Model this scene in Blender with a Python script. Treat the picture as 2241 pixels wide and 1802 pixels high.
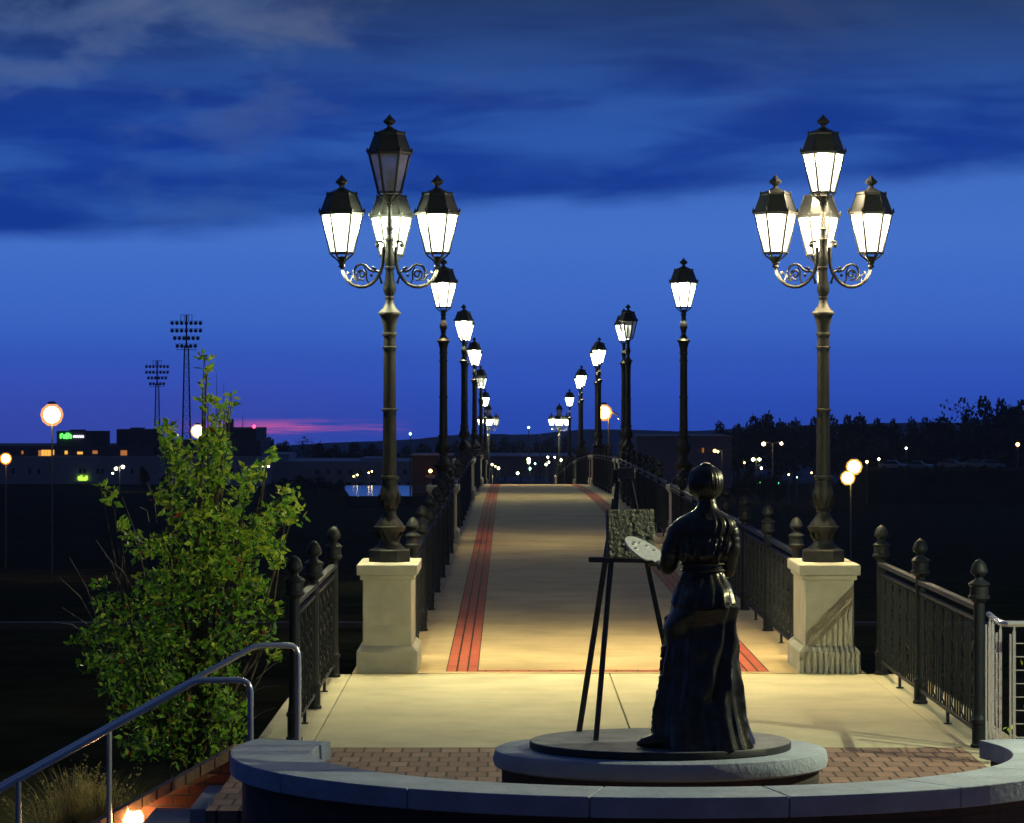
import bpy, bmesh, math, random
from mathutils import Vector, Matrix, noise
R = math.radians
random.seed(7)
for o in list(bpy.data.objects): bpy.data.objects.remove(o)
SC = bpy.context.scene
COL = SC.collection

# ------------------------------------------------------------------ camera
F = 6600.0; VX = 1111.0; HZ = 865.0; CH = 2.54      # focal length in photo pixels, vanishing point, eye height
cam_d = bpy.data.cameras.new("camera"); cam = bpy.data.objects.new("camera", cam_d); COL.objects.link(cam)
cam.location = (0, 0, CH); cam.rotation_euler = (R(90), 0, 0)
cam_d.sensor_width = 36; cam_d.lens = 36 * F / 2241.0
cam_d.shift_x = (1120.5 - VX) / 2241.0; cam_d.shift_y = -(901 - HZ) / 2241.0
cam_d.clip_start = 0.5; cam_d.clip_end = 12000
SC.camera = cam
SC.view_settings.view_transform = 'Standard'; SC.view_settings.look = 'None'
SC.view_settings.exposure = 0; SC.view_settings.gamma = 1
try: SC.view_settings.use_curve_mapping = False
except Exception: pass
def W(px, py, Y): return Vector(((px - VX) / F * Y, Y, CH - (py - HZ) / F * Y))

# ------------------------------------------------------------------ world: dusk sky
world = bpy.data.worlds.new("World"); SC.world = world; world.use_nodes = True
nt = world.node_tree; N = nt.nodes; Lk = nt.links
for n in list(N): N.remove(n)
def nm(op, a, b=None, c=None, clamp=False):
    n = N.new('ShaderNodeMath'); n.operation = op; n.use_clamp = clamp
    for i, v in enumerate((a, b, c)):
        if v is None: continue
        if isinstance(v, (int, float)): n.inputs[i].default_value = v
        else: Lk.new(v, n.inputs[i])
    return n.outputs[0]
def nmix(f, a, b):
    n = N.new('ShaderNodeMix'); n.data_type = 'RGBA'
    for i, v in ((0, f), (6, a), (7, b)):
        if isinstance(v, (int, float)): n.inputs[i].default_value = v
        elif isinstance(v, tuple): n.inputs[i].default_value = (*v, 1)
        else: Lk.new(v, n.inputs[i])
    return n.outputs[2]
def nss(x, a, b):      # smoothstep
    n = N.new('ShaderNodeMapRange'); n.interpolation_type = 'SMOOTHSTEP'
    Lk.new(x, n.inputs[0]); n.inputs[1].default_value = a; n.inputs[2].default_value = b
    return n.outputs[0]
tc = N.new('ShaderNodeTexCoord'); sp = N.new('ShaderNodeSeparateXYZ'); Lk.new(tc.outputs['Generated'], sp.inputs[0])
hyp = nm('SQRT', nm('ADD', nm('MULTIPLY', sp.outputs[0], sp.outputs[0]), nm('MULTIPLY', sp.outputs[1], sp.outputs[1])))
hyp = nm('MAXIMUM', hyp, 0.001)
U = nm('DIVIDE', sp.outputs[0], hyp); V = nm('DIVIDE', sp.outputs[2], hyp)
def noise_uv(su, sv, scale, detail, rough, off=0.0, dist=0.0):
    cb = N.new('ShaderNodeCombineXYZ'); Lk.new(nm('MULTIPLY', U, su), cb.inputs[0]); Lk.new(nm('MULTIPLY', V, sv), cb.inputs[1]); cb.inputs[2].default_value = off
    nz = N.new('ShaderNodeTexNoise'); nz.inputs['Scale'].default_value = scale; nz.inputs['Detail'].default_value = detail
    nz.inputs['Roughness'].default_value = rough; nz.inputs['Distortion'].default_value = dist
    Lk.new(cb.outputs[0], nz.inputs['Vector']); return nz.outputs[0]
ramp = N.new('ShaderNodeValToRGB'); cr = ramp.color_ramp
Lk.new(nss(V, -0.02, 0.20), ramp.inputs[0])
for n_ in (0,):
    cr.elements[0].position = 0.0; cr.elements[0].color = (.022, .075, .52, 1)
    cr.elements[1].position = 1.0; cr.elements[1].color = (.028, .085, .38, 1)
    for p, c in ((.035, (.036, .110, .66)), (.10, (.048, .150, .64)), (.25, (.062, .180, .64)), (.5, (.045, .145, .52))):
        e = cr.elements.new(p); e.color = (*c, 1)
base = ramp.outputs[0]
# darker cloud deck with a soft, slanting lower edge
edge = nm('ADD', nm('ADD', nm('MULTIPLY', U, .070), .0600), nm('MULTIPLY', nm('SUBTRACT', noise_uv(7, 26, 2.2, 5, .55, 3.1), .5), .016))
above = nss(nm('SUBTRACT', V, edge), -.0020, .0065)
n1 = noise_uv(5, 20, 1.7, 6, .5, .7, .2); n2 = noise_uv(9, 19, 1.9, 6, .55, 5.2, .2)
c_dark = (.007, .044, .31); c_mid = (.027, .105, .44)
cloud = nmix(nss(nm('ADD', nm('MULTIPLY', n1, .65), nm('MULTIPLY', noise_uv(6, 34, 2.6, 6, .6, 12.3, .4), .35)), .40, .62), c_dark, c_mid)
cloud = nmix(nm('MULTIPLY', nss(V, .080, .140), .85), cloud, (.018, .038, .100))
hi = nm('MULTIPLY', nss(n2, .50, .74), nss(V, .070, .125))
left = nm('ADD', nm('MULTIPLY', nss(nm('MULTIPLY', U, -1), -.06, .12), .85), .16)
cloud = nmix(nm('MULTIPLY', nm('MULTIPLY', hi, left, clamp=True), .62), cloud, (.145, .175, .235))
hi2 = nm('MULTIPLY', nm('MULTIPLY', nss(n2, .46, .62), nss(nm('MULTIPLY', U, -1), .02, .12)), .35)
cloud = nmix(hi2, cloud, (.055, .13, .38))
col = nmix(above, base, cloud)
# violet afterglow low on the left, with one thin pink streak
gl = nm('MULTIPLY', nm('SUBTRACT', 1.0, nss(V, -.010, .022)), nss(nm('MULTIPLY', U, -1), .0, .09))
col = nmix(nm('MULTIPLY', gl, .20), col, (.13, .08, .38))
st = nm('MULTIPLY', nm('SUBTRACT', nss(V, -.0140, -.0115), nss(V, -.0105, -.0070)), nm('SUBTRACT', nss(U, -.12, -.068), nss(U, -.062, -.028)))
st = nm('MULTIPLY', st, nss(noise_uv(14, 320, 2, 4, .6, 9.0), .40, .62))
col = nmix(nm('MULTIPLY', st, .95, clamp=True), col, (.70, .13, .45))
col = nmix(nss(V, -.06, -.03), (.004, .008, .02), col)
bg = N.new('ShaderNodeBackground'); Lk.new(col, bg.inputs[0])
Lk.new(nm('MULTIPLY_ADD', nss(sp.outputs[1], -.7, .6), .62, .33), bg.inputs[1])
wo = N.new('ShaderNodeOutputWorld'); Lk.new(bg.outputs[0], wo.inputs[0])

# ------------------------------------------------------------------ materials
MATS = {}
def mat(name, color, rough=.7, metal=0.0, var=0.0, vscale=6.0, bump=0.0, bscale=40.0, emit=None, estr=0.0, transl=0.0, coat=0.0, color2=None, spec=None):
    m = bpy.data.materials.new(name); m.use_nodes = True; t = m.node_tree; ns = t.nodes; ls = t.links
    p = ns['Principled BSDF']; p.inputs['Base Color'].default_value = (*color, 1)
    p.inputs['Roughness'].default_value = rough; p.inputs['Metallic'].default_value = metal
    if spec is not None: p.inputs['Specular IOR Level'].default_value = spec
    if coat: p.inputs['Coat Weight'].default_value = coat
    tcn = ns.new('ShaderNodeTexCoord')
    if var > 0 or color2:
        nz = ns.new('ShaderNodeTexNoise'); nz.inputs['Scale'].default_value = vscale; nz.inputs['Detail'].default_value = 6; nz.inputs['Roughness'].default_value = .62
        ls.new(tcn.outputs['Object'], nz.inputs['Vector'])
        rp = ns.new('ShaderNodeValToRGB'); rp.color_ramp.elements[0].position = .3; rp.color_ramp.elements[1].position = .7
        a = tuple(max(0, c * (1 - var)) for c in color); b = color2 if color2 else tuple(c * (1 + var) for c in color)
        rp.color_ramp.elements[0].color = (*a, 1); rp.color_ramp.elements[1].color = (*b, 1)
        ls.new(nz.outputs[0], rp.inputs[0]); ls.new(rp.outputs[0], p.inputs['Base Color'])
    if bump > 0:
        nb = ns.new('ShaderNodeTexNoise'); nb.inputs['Scale'].default_value = bscale; nb.inputs['Detail'].default_value = 8; nb.inputs['Roughness'].default_value = .6
        ls.new(tcn.outputs['Object'], nb.inputs['Vector'])
        bn = ns.new('ShaderNodeBump'); bn.inputs['Strength'].default_value = bump; bn.inputs['Distance'].default_value = .02
        ls.new(nb.outputs[0], bn.inputs['Height']); ls.new(bn.outputs[0], p.inputs['Normal'])
    if emit:
        p.inputs['Emission Color'].default_value = (*emit, 1); p.inputs['Emission Strength'].default_value = estr
    if transl > 0:
        tr = ns.new('ShaderNodeBsdfTranslucent'); mx = ns.new('ShaderNodeMixShader'); mx.inputs[0].default_value = transl
        src = p.inputs['Base Color'].links[0].from_socket if p.inputs['Base Color'].links else None
        if src: ls.new(src, tr.inputs[0])
        else: tr.inputs[0].default_value = (*color, 1)
        ls.new(p.outputs[0], mx.inputs[1]); ls.new(tr.outputs[0], mx.inputs[2]); ls.new(mx.outputs[0], ns['Material Output'].inputs[0])
    MATS[name] = m; return m
def emis(name, color, strength):
    m = bpy.data.materials.new(name); m.use_nodes = True; t = m.node_tree
    for n in list(t.nodes): t.nodes.remove(n)
    e = t.nodes.new('ShaderNodeEmission'); e.inputs[0].default_value = (*color, 1); e.inputs[1].default_value = strength
    o = t.nodes.new('ShaderNodeOutputMaterial'); t.links.new(e.outputs[0], o.inputs[0]); return m

LAMP = 9.0; SPOT = 320.0; POINT = 240.0
def glowglass(name, color, strength, tf=.5):    # frosted lamp glass: glows, and lets the bulb's light through
    m = bpy.data.materials.new(name); m.use_nodes = True; t = m.node_tree
    for n in list(t.nodes): t.nodes.remove(n)
    e = t.nodes.new('ShaderNodeEmission'); e.inputs[0].default_value = (*color, 1); e.inputs[1].default_value = strength
    tc_ = t.nodes.new('ShaderNodeTexCoord'); nz = t.nodes.new('ShaderNodeTexNoise'); nz.inputs['Scale'].default_value = 14; nz.inputs['Detail'].default_value = 4
    t.links.new(tc_.outputs['Object'], nz.inputs['Vector']); mm = t.nodes.new('ShaderNodeMath'); mm.operation = 'MULTIPLY_ADD'; mm.inputs[1].default_value = strength * .9; mm.inputs[2].default_value = strength * .5
    t.links.new(nz.outputs[0], mm.inputs[0]); t.links.new(mm.outputs[0], e.inputs[1])
    tr = t.nodes.new('ShaderNodeBsdfTransparent'); mx = t.nodes.new('ShaderNodeMixShader'); mx.inputs[0].default_value = 1 - tf
    o = t.nodes.new('ShaderNodeOutputMaterial'); t.links.new(tr.outputs[0], mx.inputs[1]); t.links.new(e.outputs[0], mx.inputs[2]); t.links.new(mx.outputs[0], o.inputs[0]); return m
M_glassW = glowglass('lamp_glass_warm', (1.0, .86, .60), LAMP)
M_glassG = glowglass('lamp_glass_cool', (.94, 1.0, .74), LAMP)
M_glassD = glowglass('lamp_glass_dim', (1.0, .84, .50), 1.5, .55)
M_bulb = emis('bulb_glow', (1.0, .93, .75), 60)
M_glassO = mat('lamp_glass_unlit', (.42, .40, .46), .35, transl=.5, var=.25, vscale=9)
_t = M_glassO.node_tree; _o = _t.nodes['Material Output']; _s = _o.inputs[0].links[0].from_socket; _x = _t.nodes.new('ShaderNodeMixShader'); _x.inputs[0].default_value = .45
_t.links.new(_s, _x.inputs[1]); _t.links.new(_t.nodes.new('ShaderNodeBsdfTransparent').outputs[0], _x.inputs[2]); _t.links.new(_x.outputs[0], _o.inputs[0])
M_iron = mat('cast_iron', (.014, .015, .017), .50, .0, spec=.25, var=.35, vscale=14, bump=.25, bscale=60)
M_iron2 = mat('railing_iron', (.012, .015, .020), .52, .0, spec=.22, var=.3, vscale=10, bump=.2, bscale=70)
M_roof = mat('lantern_roof_metal', (.022, .024, .024), .45, .1, var=.3)
M_steel = mat('brushed_steel', (.72, .73, .75), .26, .72, var=.08, vscale=30, bump=.05, bscale=120)
M_bronze = mat('dark_bronze', (.075, .068, .054), .32, .82, var=.4, vscale=12, bump=.14, bscale=45)
M_easel = mat('easel_bronze', (.12, .105, .08), .5, .35, var=.3, vscale=14, bump=.2)
M_bronze_pal = mat('glare_white_bronze', (.95, .93, .86), .34, .45, var=.12, vscale=25, bump=.3, bscale=60)  # near-white base colour paints in the lamp glare on the palette
M_bronze_rough = mat('textured_bronze', (.17, .17, .13), .45, .6, var=.2, vscale=60, bump=.6, bscale=55)
M_stone = mat('cast_stone', (.38, .375, .325), .85, var=.16, vscale=3.2, bump=.3, bscale=55)
M_coping = mat('granite_coping', (.37, .42, .51), .75, var=.18, vscale=4.5, bump=.45, bscale=30)
M_conc = mat('plaza_concrete', (.47, .43, .29), .85, var=.16, vscale=1.6, bump=.25, bscale=60)
M_deck = mat('deck_concrete', (.48, .365, .205), .85, var=.24, vscale=.9, bump=.3, bscale=50)
M_disc = mat('plinth_top_bronze', (.17, .175, .20), .6, .0, var=.35, vscale=6, bump=.15, spec=.25)
M_ground = mat('dark_grass_field', (.030, .031, .016), .98, var=.5, vscale=.35, bump=.4, bscale=3, spec=0)
M_hill = mat('hazy_wooded_hill', (.05, .075, .13), .95, var=.35, vscale=.02, spec=0)  # bluish base colour has distance haze painted in
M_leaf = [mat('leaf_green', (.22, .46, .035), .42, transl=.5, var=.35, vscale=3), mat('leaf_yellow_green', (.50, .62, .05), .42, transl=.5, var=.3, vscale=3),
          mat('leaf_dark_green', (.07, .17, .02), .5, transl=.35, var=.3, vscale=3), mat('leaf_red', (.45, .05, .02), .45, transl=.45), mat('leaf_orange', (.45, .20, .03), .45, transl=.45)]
M_bark = mat('bark', (.10, .075, .05), .9, var=.4, vscale=15, bump=.5)
M_twig = mat('dry_twig', (.22, .20, .17), .9)
M_tree = mat('tree_foliage', (.022, .030, .018), .9, var=.6, vscale=.5, spec=.05, transl=.15)
M_tree2 = mat('lamplit_tree_foliage', (.13, .09, .025), .9, var=.6, vscale=.5, spec=.05, transl=.15)  # brown foliage colour carries the orange glow of nearby lamps
M_grassb = mat('dry_grass_blade', (.62, .48, .18), .8, var=.4, vscale=5, transl=.35)
M_black = mat('black_rubber', (.012, .012, .012), .6)

def brickmat(name, c1, c2, mortar, bw, bh, ms, axis='XY', rough=.85, bias=0, bump=.6):
    m = bpy.data.materials.new(name); m.use_nodes = True; t = m.node_tree; ns = t.nodes; ls = t.links; p = ns['Principled BSDF']
    tcn = ns.new('ShaderNodeTexCoord'); s = ns.new('ShaderNodeSeparateXYZ'); ls.new(tcn.outputs['Object'], s.inputs[0])
    cb = ns.new('ShaderNodeCombineXYZ'); ls.new(s.outputs['XYZ'.index(axis[0])], cb.inputs[0]); ls.new(s.outputs['XYZ'.index(axis[1])], cb.inputs[1])
    b = ns.new('ShaderNodeTexBrick'); ls.new(cb.outputs[0], b.inputs['Vector'])
    b.inputs['Color1'].default_value = (*c1, 1); b.inputs['Color2'].default_value = (*c2, 1); b.inputs['Mortar'].default_value = (*mortar, 1)
    b.inputs['Scale'].default_value = 1; b.inputs['Brick Width'].default_value = bw; b.inputs['Row Height'].default_value = bh
    b.inputs['Mortar Size'].default_value = ms; b.inputs['Mortar Smooth'].default_value = .2; b.inputs['Bias'].default_value = bias
    nz = ns.new('ShaderNodeTexNoise'); nz.inputs['Scale'].default_value = 7; nz.inputs['Detail'].default_value = 5; ls.new(tcn.outputs['Object'], nz.inputs['Vector'])
    mx = ns.new('ShaderNodeMix'); mx.data_type = 'RGBA'; mx.blend_type = 'MULTIPLY'; mx.inputs[0].default_value = .6
    rp = ns.new('ShaderNodeValToRGB'); rp.color_ramp.elements[0].position = .3; rp.color_ramp.elements[0].color = (.55, .55, .55, 1); rp.color_ramp.elements[1].position = .7
    ls.new(nz.outputs[0], rp.inputs[0]); ls.new(b.outputs[0], mx.inputs[6]); ls.new(rp.outputs[0], mx.inputs[7]); ls.new(mx.outputs[2], p.inputs['Base Color'])
    bn = ns.new('ShaderNodeBump'); bn.inputs['Strength'].default_value = bump; bn.inputs['Distance'].default_value = .01
    inv = ns.new('ShaderNodeMath'); inv.operation = 'SUBTRACT'; inv.inputs[0].default_value = 1; ls.new(b.outputs['Fac'], inv.inputs[1])
    ls.new(inv.outputs[0], bn.inputs['Height']); ls.new(bn.outputs[0], p.inputs['Normal']); p.inputs['Roughness'].default_value = rough
    return m
M_paver = brickmat('brick_pavers', (.21, .115, .09), (.34, .20, .15), (.05, .03, .022), .137, .275, .010, 'XY')
M_redstripe = brickmat('red_paver_band', (.42, .085, .045), (.48, .11, .055), (.035, .012, .010), 1.2, .0987, .009, 'YX')
M_redcross = brickmat('red_paver_row', (.42, .10, .05), (.46, .13, .06), (.10, .03, .02), .2, .5, .008)
M_brickwall = brickmat('red_brick', (.25, .085, .045), (.32, .12, .06), (.12, .09, .07), .22, .075, .008, 'XZ')
M_brickdark = brickmat('dark_brick', (.06, .045, .045), (.09, .06, .055), (.05, .045, .04), .22, .075, .008, 'XZ')

# ------------------------------------------------------------------ mesh helpers
class MB:
    def __init__(s): s.v = []; s.f = []; s.mi = []; s.cur = 0
    def add(s, vs, fs):
        o = len(s.v); s.v += [tuple(v) for v in vs]; s.f += [tuple(i + o for i in f) for f in fs]; s.mi += [s.cur] * len(fs); return s
    def box(s, x0, x1, y0, y1, z0, z1):
        return s.add([(x0,y0,z0),(x1,y0,z0),(x1,y1,z0),(x0,y1,z0),(x0,y0,z1),(x1,y0,z1),(x1,y1,z1),(x0,y1,z1)],
                     [(0,3,2,1),(4,5,6,7),(0,1,5,4),(1,2,6,5),(2,3,7,6),(3,0,4,7)])
    def lathe(s, prof, n=16, c=(0, 0), rot=0.0, sx=1, sy=1):    # prof: (z, r)
        vs = []; fs = []
        for z, r in prof:
            for k in range(n):
                a = rot + 2 * math.pi * k / n; vs.append((c[0] + sx * r * math.cos(a), c[1] + sy * r * math.sin(a), z))
        for i in range(len(prof) - 1):
            for k in range(n):
                k2 = (k + 1) % n; a, b = i * n, (i + 1) * n
                fs.append((a + k, a + k2, b + k2, b + k))
        if prof[0][1] > 1e-4: fs.append(tuple(range(n))[::-1])
        if prof[-1][1] > 1e-4: fs.append(tuple(range((len(prof) - 1) * n, len(prof) * n)))
        return s.add(vs, fs)
    def tube(s, path, r, n=8, r1=None, flat=1.0):
        path = [Vector(p) for p in path]; vs = []; fs = []; m = len(path)
        up = Vector((0.123, 0.31, 1)).normalized()
        for i, p in enumerate(path):
            t = (path[min(i + 1, m - 1)] - path[max(i - 1, 0)])
            t = t.normalized() if t.length > 1e-9 else Vector((0, 0, 1))
            if abs(t.dot(up)) > .97: up2 = Vector((1, 0.2, 0)).normalized()
            else: up2 = up
            a = t.cross(up2).normalized(); b = t.cross(a).normalized()
            rr = (r[i] if isinstance(r, (list, tuple)) else (r if r1 is None else r + (r1 - r) * i / max(1, m - 1)))
            for k in range(n):
                an = 2 * math.pi * k / n; vs.append(p + a * rr * math.cos(an) + b * rr * flat * math.sin(an))
        for i in range(m - 1):
            for k in range(n):
                k2 = (k + 1) % n; fs.append((i * n + k, i * n + k2, (i + 1) * n + k2, (i + 1) * n + k))
        fs.append(tuple(range(n))[::-1]); fs.append(tuple(range((m - 1) * n, m * n)))
        return s.add(vs, fs)
    def sphere(s, c, r, n=10, m=7, sz=1.0):
        prof = [(c[2] + r * sz * math.sin(-math.pi / 2 + math.pi * i / m), max(1e-5, r * math.cos(-math.pi / 2 + math.pi * i / m))) for i in range(m + 1)]
        return s.lathe(prof, n, (c[0], c[1]))
    def prism(s, poly, y0, y1):      # polygon in XZ extruded in Y
        n = len(poly); vs = [(x, y0, z) for x, z in poly] + [(x, y1, z) for x, z in poly]
        fs = [tuple(range(n)), tuple(range(2 * n - 1, n - 1, -1))] + [(i + n, (i + 1) % n + n, (i + 1) % n, i) for i in range(n)]
        return s.add(vs, fs)
    def build(s, name, m, parent=None, smooth=False, bevel=0.0, loc=None):
        me = bpy.data.meshes.new(name); me.from_pydata(s.v, [], s.f)
        for mm in (m if isinstance(m, (list, tuple)) else [m]):
            if mm: me.materials.append(mm)
        if isinstance(m, (list, tuple)):
            me.polygons.foreach_set('material_index', s.mi)
        if smooth:
            me.polygons.foreach_set('use_smooth', [True] * len(me.polygons))
            try: me.set_sharp_from_angle(angle=R(40))
            except Exception: pass
        me.update()
        o = bpy.data.objects.new(name, me); COL.objects.link(o)
        if parent: o.parent = parent
        if loc: o.location = loc
        if bevel:
            b = o.modifiers.new('bevel', 'BEVEL'); b.width = bevel; b.segments = 2; b.limit_method = 'ANGLE'
        return o
def tag(o, label, cat, group=None):
    o['label'] = label; o['category'] = cat
    if group: o['group'] = group
    return o
def thing(name, label, cat, loc=(0, 0, 0), group=None, rz=0.0):
    o = bpy.data.objects.new(name, None); o.empty_display_size = .2; COL.objects.link(o); o.location = loc; o.rotation_euler = (0, 0, rz)
    return tag(o, label, cat, group)
def struct(o): o['kind'] = 'structure'; return o
def copy_tree(o, parent=None):
    c = o.copy(); COL.objects.link(c)
    if parent: c.parent = parent
    for ch in list(o.children): copy_tree(ch, c)
    return c

# ------------------------------------------------------------------ terrain
TT = [(-60, -2.4), (19.9, -2.4), (20.95, -2.4), (21.0, -.75), (24, -.9), (27, -1.4), (40, -2.3), (85, -4.0), (150, -7.4), (300, -14), (560, -14.2), (700, -18), (1500, -42), (2300, -62), (4200, -130)]
def lerp_table(t, y):
    if y <= t[0][0]: return t[0][1]
    for (a, b), (c, d) in zip(t, t[1:]):
        if y <= c: return b + (d - b) * (y - a) / (c - a)
    return t[-1][1]
def terr(y): return lerp_table(TT, y)
ys = [-60, 0, 10, 18, 19.9, 20.95, 21.0, 22, 24, 27, 30, 35, 40, 50, 60, 70, 85, 100, 120, 150, 180, 220, 260, 300, 350, 420, 500, 560, 630, 700, 900, 1200, 1500, 1900, 2300, 3000, 4200]
xs = [-900, -500, -300, -180, -100, -60, -35, -20, -12, -8, -5, -3, -1.5, 0, 1.5, 3, 5, 8, 12, 20, 35, 60, 100, 180, 300, 500, 900]
vs = []; fs = []
for j, y in enumerate(ys):
    for x in xs:
        a = 0 if y < 26 else min(1.2, (y - 26) * .01)
        vs.append((x, y, terr(y) + a * (noise.noise(Vector((x * .03, y * .03, 0))) - .1) * .9))
for j in range(len(ys) - 1):
    for i in range(len(xs) - 1):
        k = j * len(xs) + i; fs.append((k, k + 1, k + 1 + len(xs), k + len(xs)))
struct(MB().add(vs, fs).build('ground', M_ground, smooth=True))
# hills far behind
RID = [(-200, 1000), (480, 996), (560, 978), (760, 968), (900, 962), (1000, 952), (1080, 950), (1170, 951), (1230, 944), (1290, 940), (1400, 941), (1480, 944), (1560, 942), (1650, 935), (1800, 930), (2000, 925), (2600, 930)]
vs = []; fs = []; HY = 2300
cols = list(range(-200, 2600, 14))
for px in cols:
    py = lerp_table(RID, px) + 2.2 * noise.noise(Vector((px * .02, 3, 0))) + 1.2 * noise.noise(Vector((px * .11, 7, 0)))
    p = W(px, py, HY)
    vs += [(p.x, HY - 260, -75), (p.x, HY - 90, -75 + (p.z + 75) * .6), (p.x, HY, p.z), (p.x, HY + 300, -80)]
for i in range(len(cols) - 1):
    for k in range(3): a = i * 4 + k; fs.append((a, a + 4, a + 5, a + 1))
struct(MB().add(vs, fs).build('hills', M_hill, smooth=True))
# a pale kerb crossing the dark field, seen through the railings
k = MB(); 
for i in range(12): k.box(-34 + i * 6.0, -28.05 + i * 6.0, 84.8, 85.3, -4.6, -3.86)
struct(k.build('kerb', mat('kerb_concrete', (.06, .065, .07), .9, var=.2)))

# ------------------------------------------------------------------ plaza and bridge deck
DT = [(20, 0), (27.5, 0), (60, 0), (76, -.05), (100, -.42), (124, -1.12), (148, -2.05), (172, -3.05), (200, -4.4), (260, -8)]
def deckz(y):
    return (lerp_table(DT, y - 5) + lerp_table(DT, y) + lerp_table(DT, y + 5)) / 3 if y > 50 else 0.0
XL, XR = -1.42, 3.27
b = MB(); b.box(-1.85, XL - .006, 20.4, 27.49, -3, -.004); b.box(XR + .006, 3.75, 20.4, 27.49, -3, -.004)
b.box(XL, .925, 21.75, 27.49, -3, 0); b.box(.935, XR, 21.75, 27.49, -3, .0)
struct(b.build('plaza_slab', M_conc, bevel=.006))
b = MB(); b.box(XL, XR, 14.0, 21.74, -3, -.002); b.box(-1.85, XL - .001, 18.45, 20.39, -3, -.003); b.box(-1.5, XL - .001, 14.0, 18.44, -3, -.003); b.box(XR + .001, 4.6, 14.0, 20.39, -3, -.003)
struct(b.build('plaza_paving', M_paver))
ysd = [27.5 + i * 2.0 for i in range(0, 118)]
vs = []; fs = []
for y in ysd:
    z = deckz(y) + .003
    vs += [(-1.42, y, z - .4), (-1.42, y, z), (3.27, y, z), (3.27, y, z - .4)]
n = len(ysd)
for i in range(n - 1):
    for q in range(4): a = i * 4; fs.append((a + q, a + (q + 1) % 4, a + 4 + (q + 1) % 4, a + 4 + q))
fs += [(3, 2, 1, 0), ((n - 1) * 4, (n - 1) * 4 + 1, (n - 1) * 4 + 2, (n - 1) * 4 + 3)]
struct(MB().add(vs, fs).build('bridge_deck', M_deck))
for x0, x1 in ((-.566, -.27), (2.10, 2.40)):
    vs = []; fs = []
    for y in ysd[0:]: z = deckz(y) + .007; vs += [(0, y, z), (x1 - x0, y, z)]
    vs[0] = (0, 27.64, vs[0][2]); vs[1] = (x1 - x0, 27.64, vs[1][2])
    for i in range(n - 1): fs.append((2 * i, 2 * i + 1, 2 * i + 3, 2 * i + 2))
    o = struct(MB().add(vs, fs).build('red_paver_path_band', M_redstripe)); o.location = (x0, 0, 0)
o = struct(MB().add([(-.269, 27.64, .008), (2.099, 27.64, .008), (2.099, 27.80, .008), (-.269, 27.80, .008)], [(0, 1, 2, 3)]).build('red_paver_path_row', M_redcross))
# bridge piers under the deck
b = MB()
for y in (40, 64, 88, 112, 136, 160): b.box(-.6, 2.45, y - .6, y + .6, terr(y) - 1.5, deckz(y) - .38)
struct(b.build('bridge_piers', M_stone))

# ------------------------------------------------------------------ pedestals and street lamps
def make_pedestal():
    root = thing('lamp_pedestal', 'x', 'pedestal')
    D = 1.2
    m = MB(); m.box(-.225, .225, .05, D - .05, .22, .88); m.build('shaft', M_stone, root, bevel=.012)
    m = MB(); m.box(-.28, .28, 0, D, 0, .20)
    m.add([(-.28,0,.2),(.28,0,.2),(.28,D,.2),(-.28,D,.2),(-.235,.04,.245),(.235,.04,.245),(.235,D-.04,.245),(-.235,D-.04,.245)],
          [(0,1,5,4),(1,2,6,5),(2,3,7,6),(3,0,4,7),(4,5,6,7)])
    m.build('base', M_stone, root, bevel=.008)
    m = MB(); m.box(-.28, .28, 0, D, .895, .99); m.box(-.25, .25, .025, D - .025, .85, .895); m.build('cap', M_stone, root, bevel=.01)
    return root
def hexring(r0, z0, r1, z1, n=6, rot=0.0):
    return [(r0 * math.cos(rot + 2 * math.pi * k / n), r0 * math.sin(rot + 2 * math.pi * k / n), z0) for k in range(n)] + \
           [(r1 * math.cos(rot + 2 * math.pi * k / n), r1 * math.sin(rot + 2 * math.pi * k / n), z1) for k in range(n)]
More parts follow.
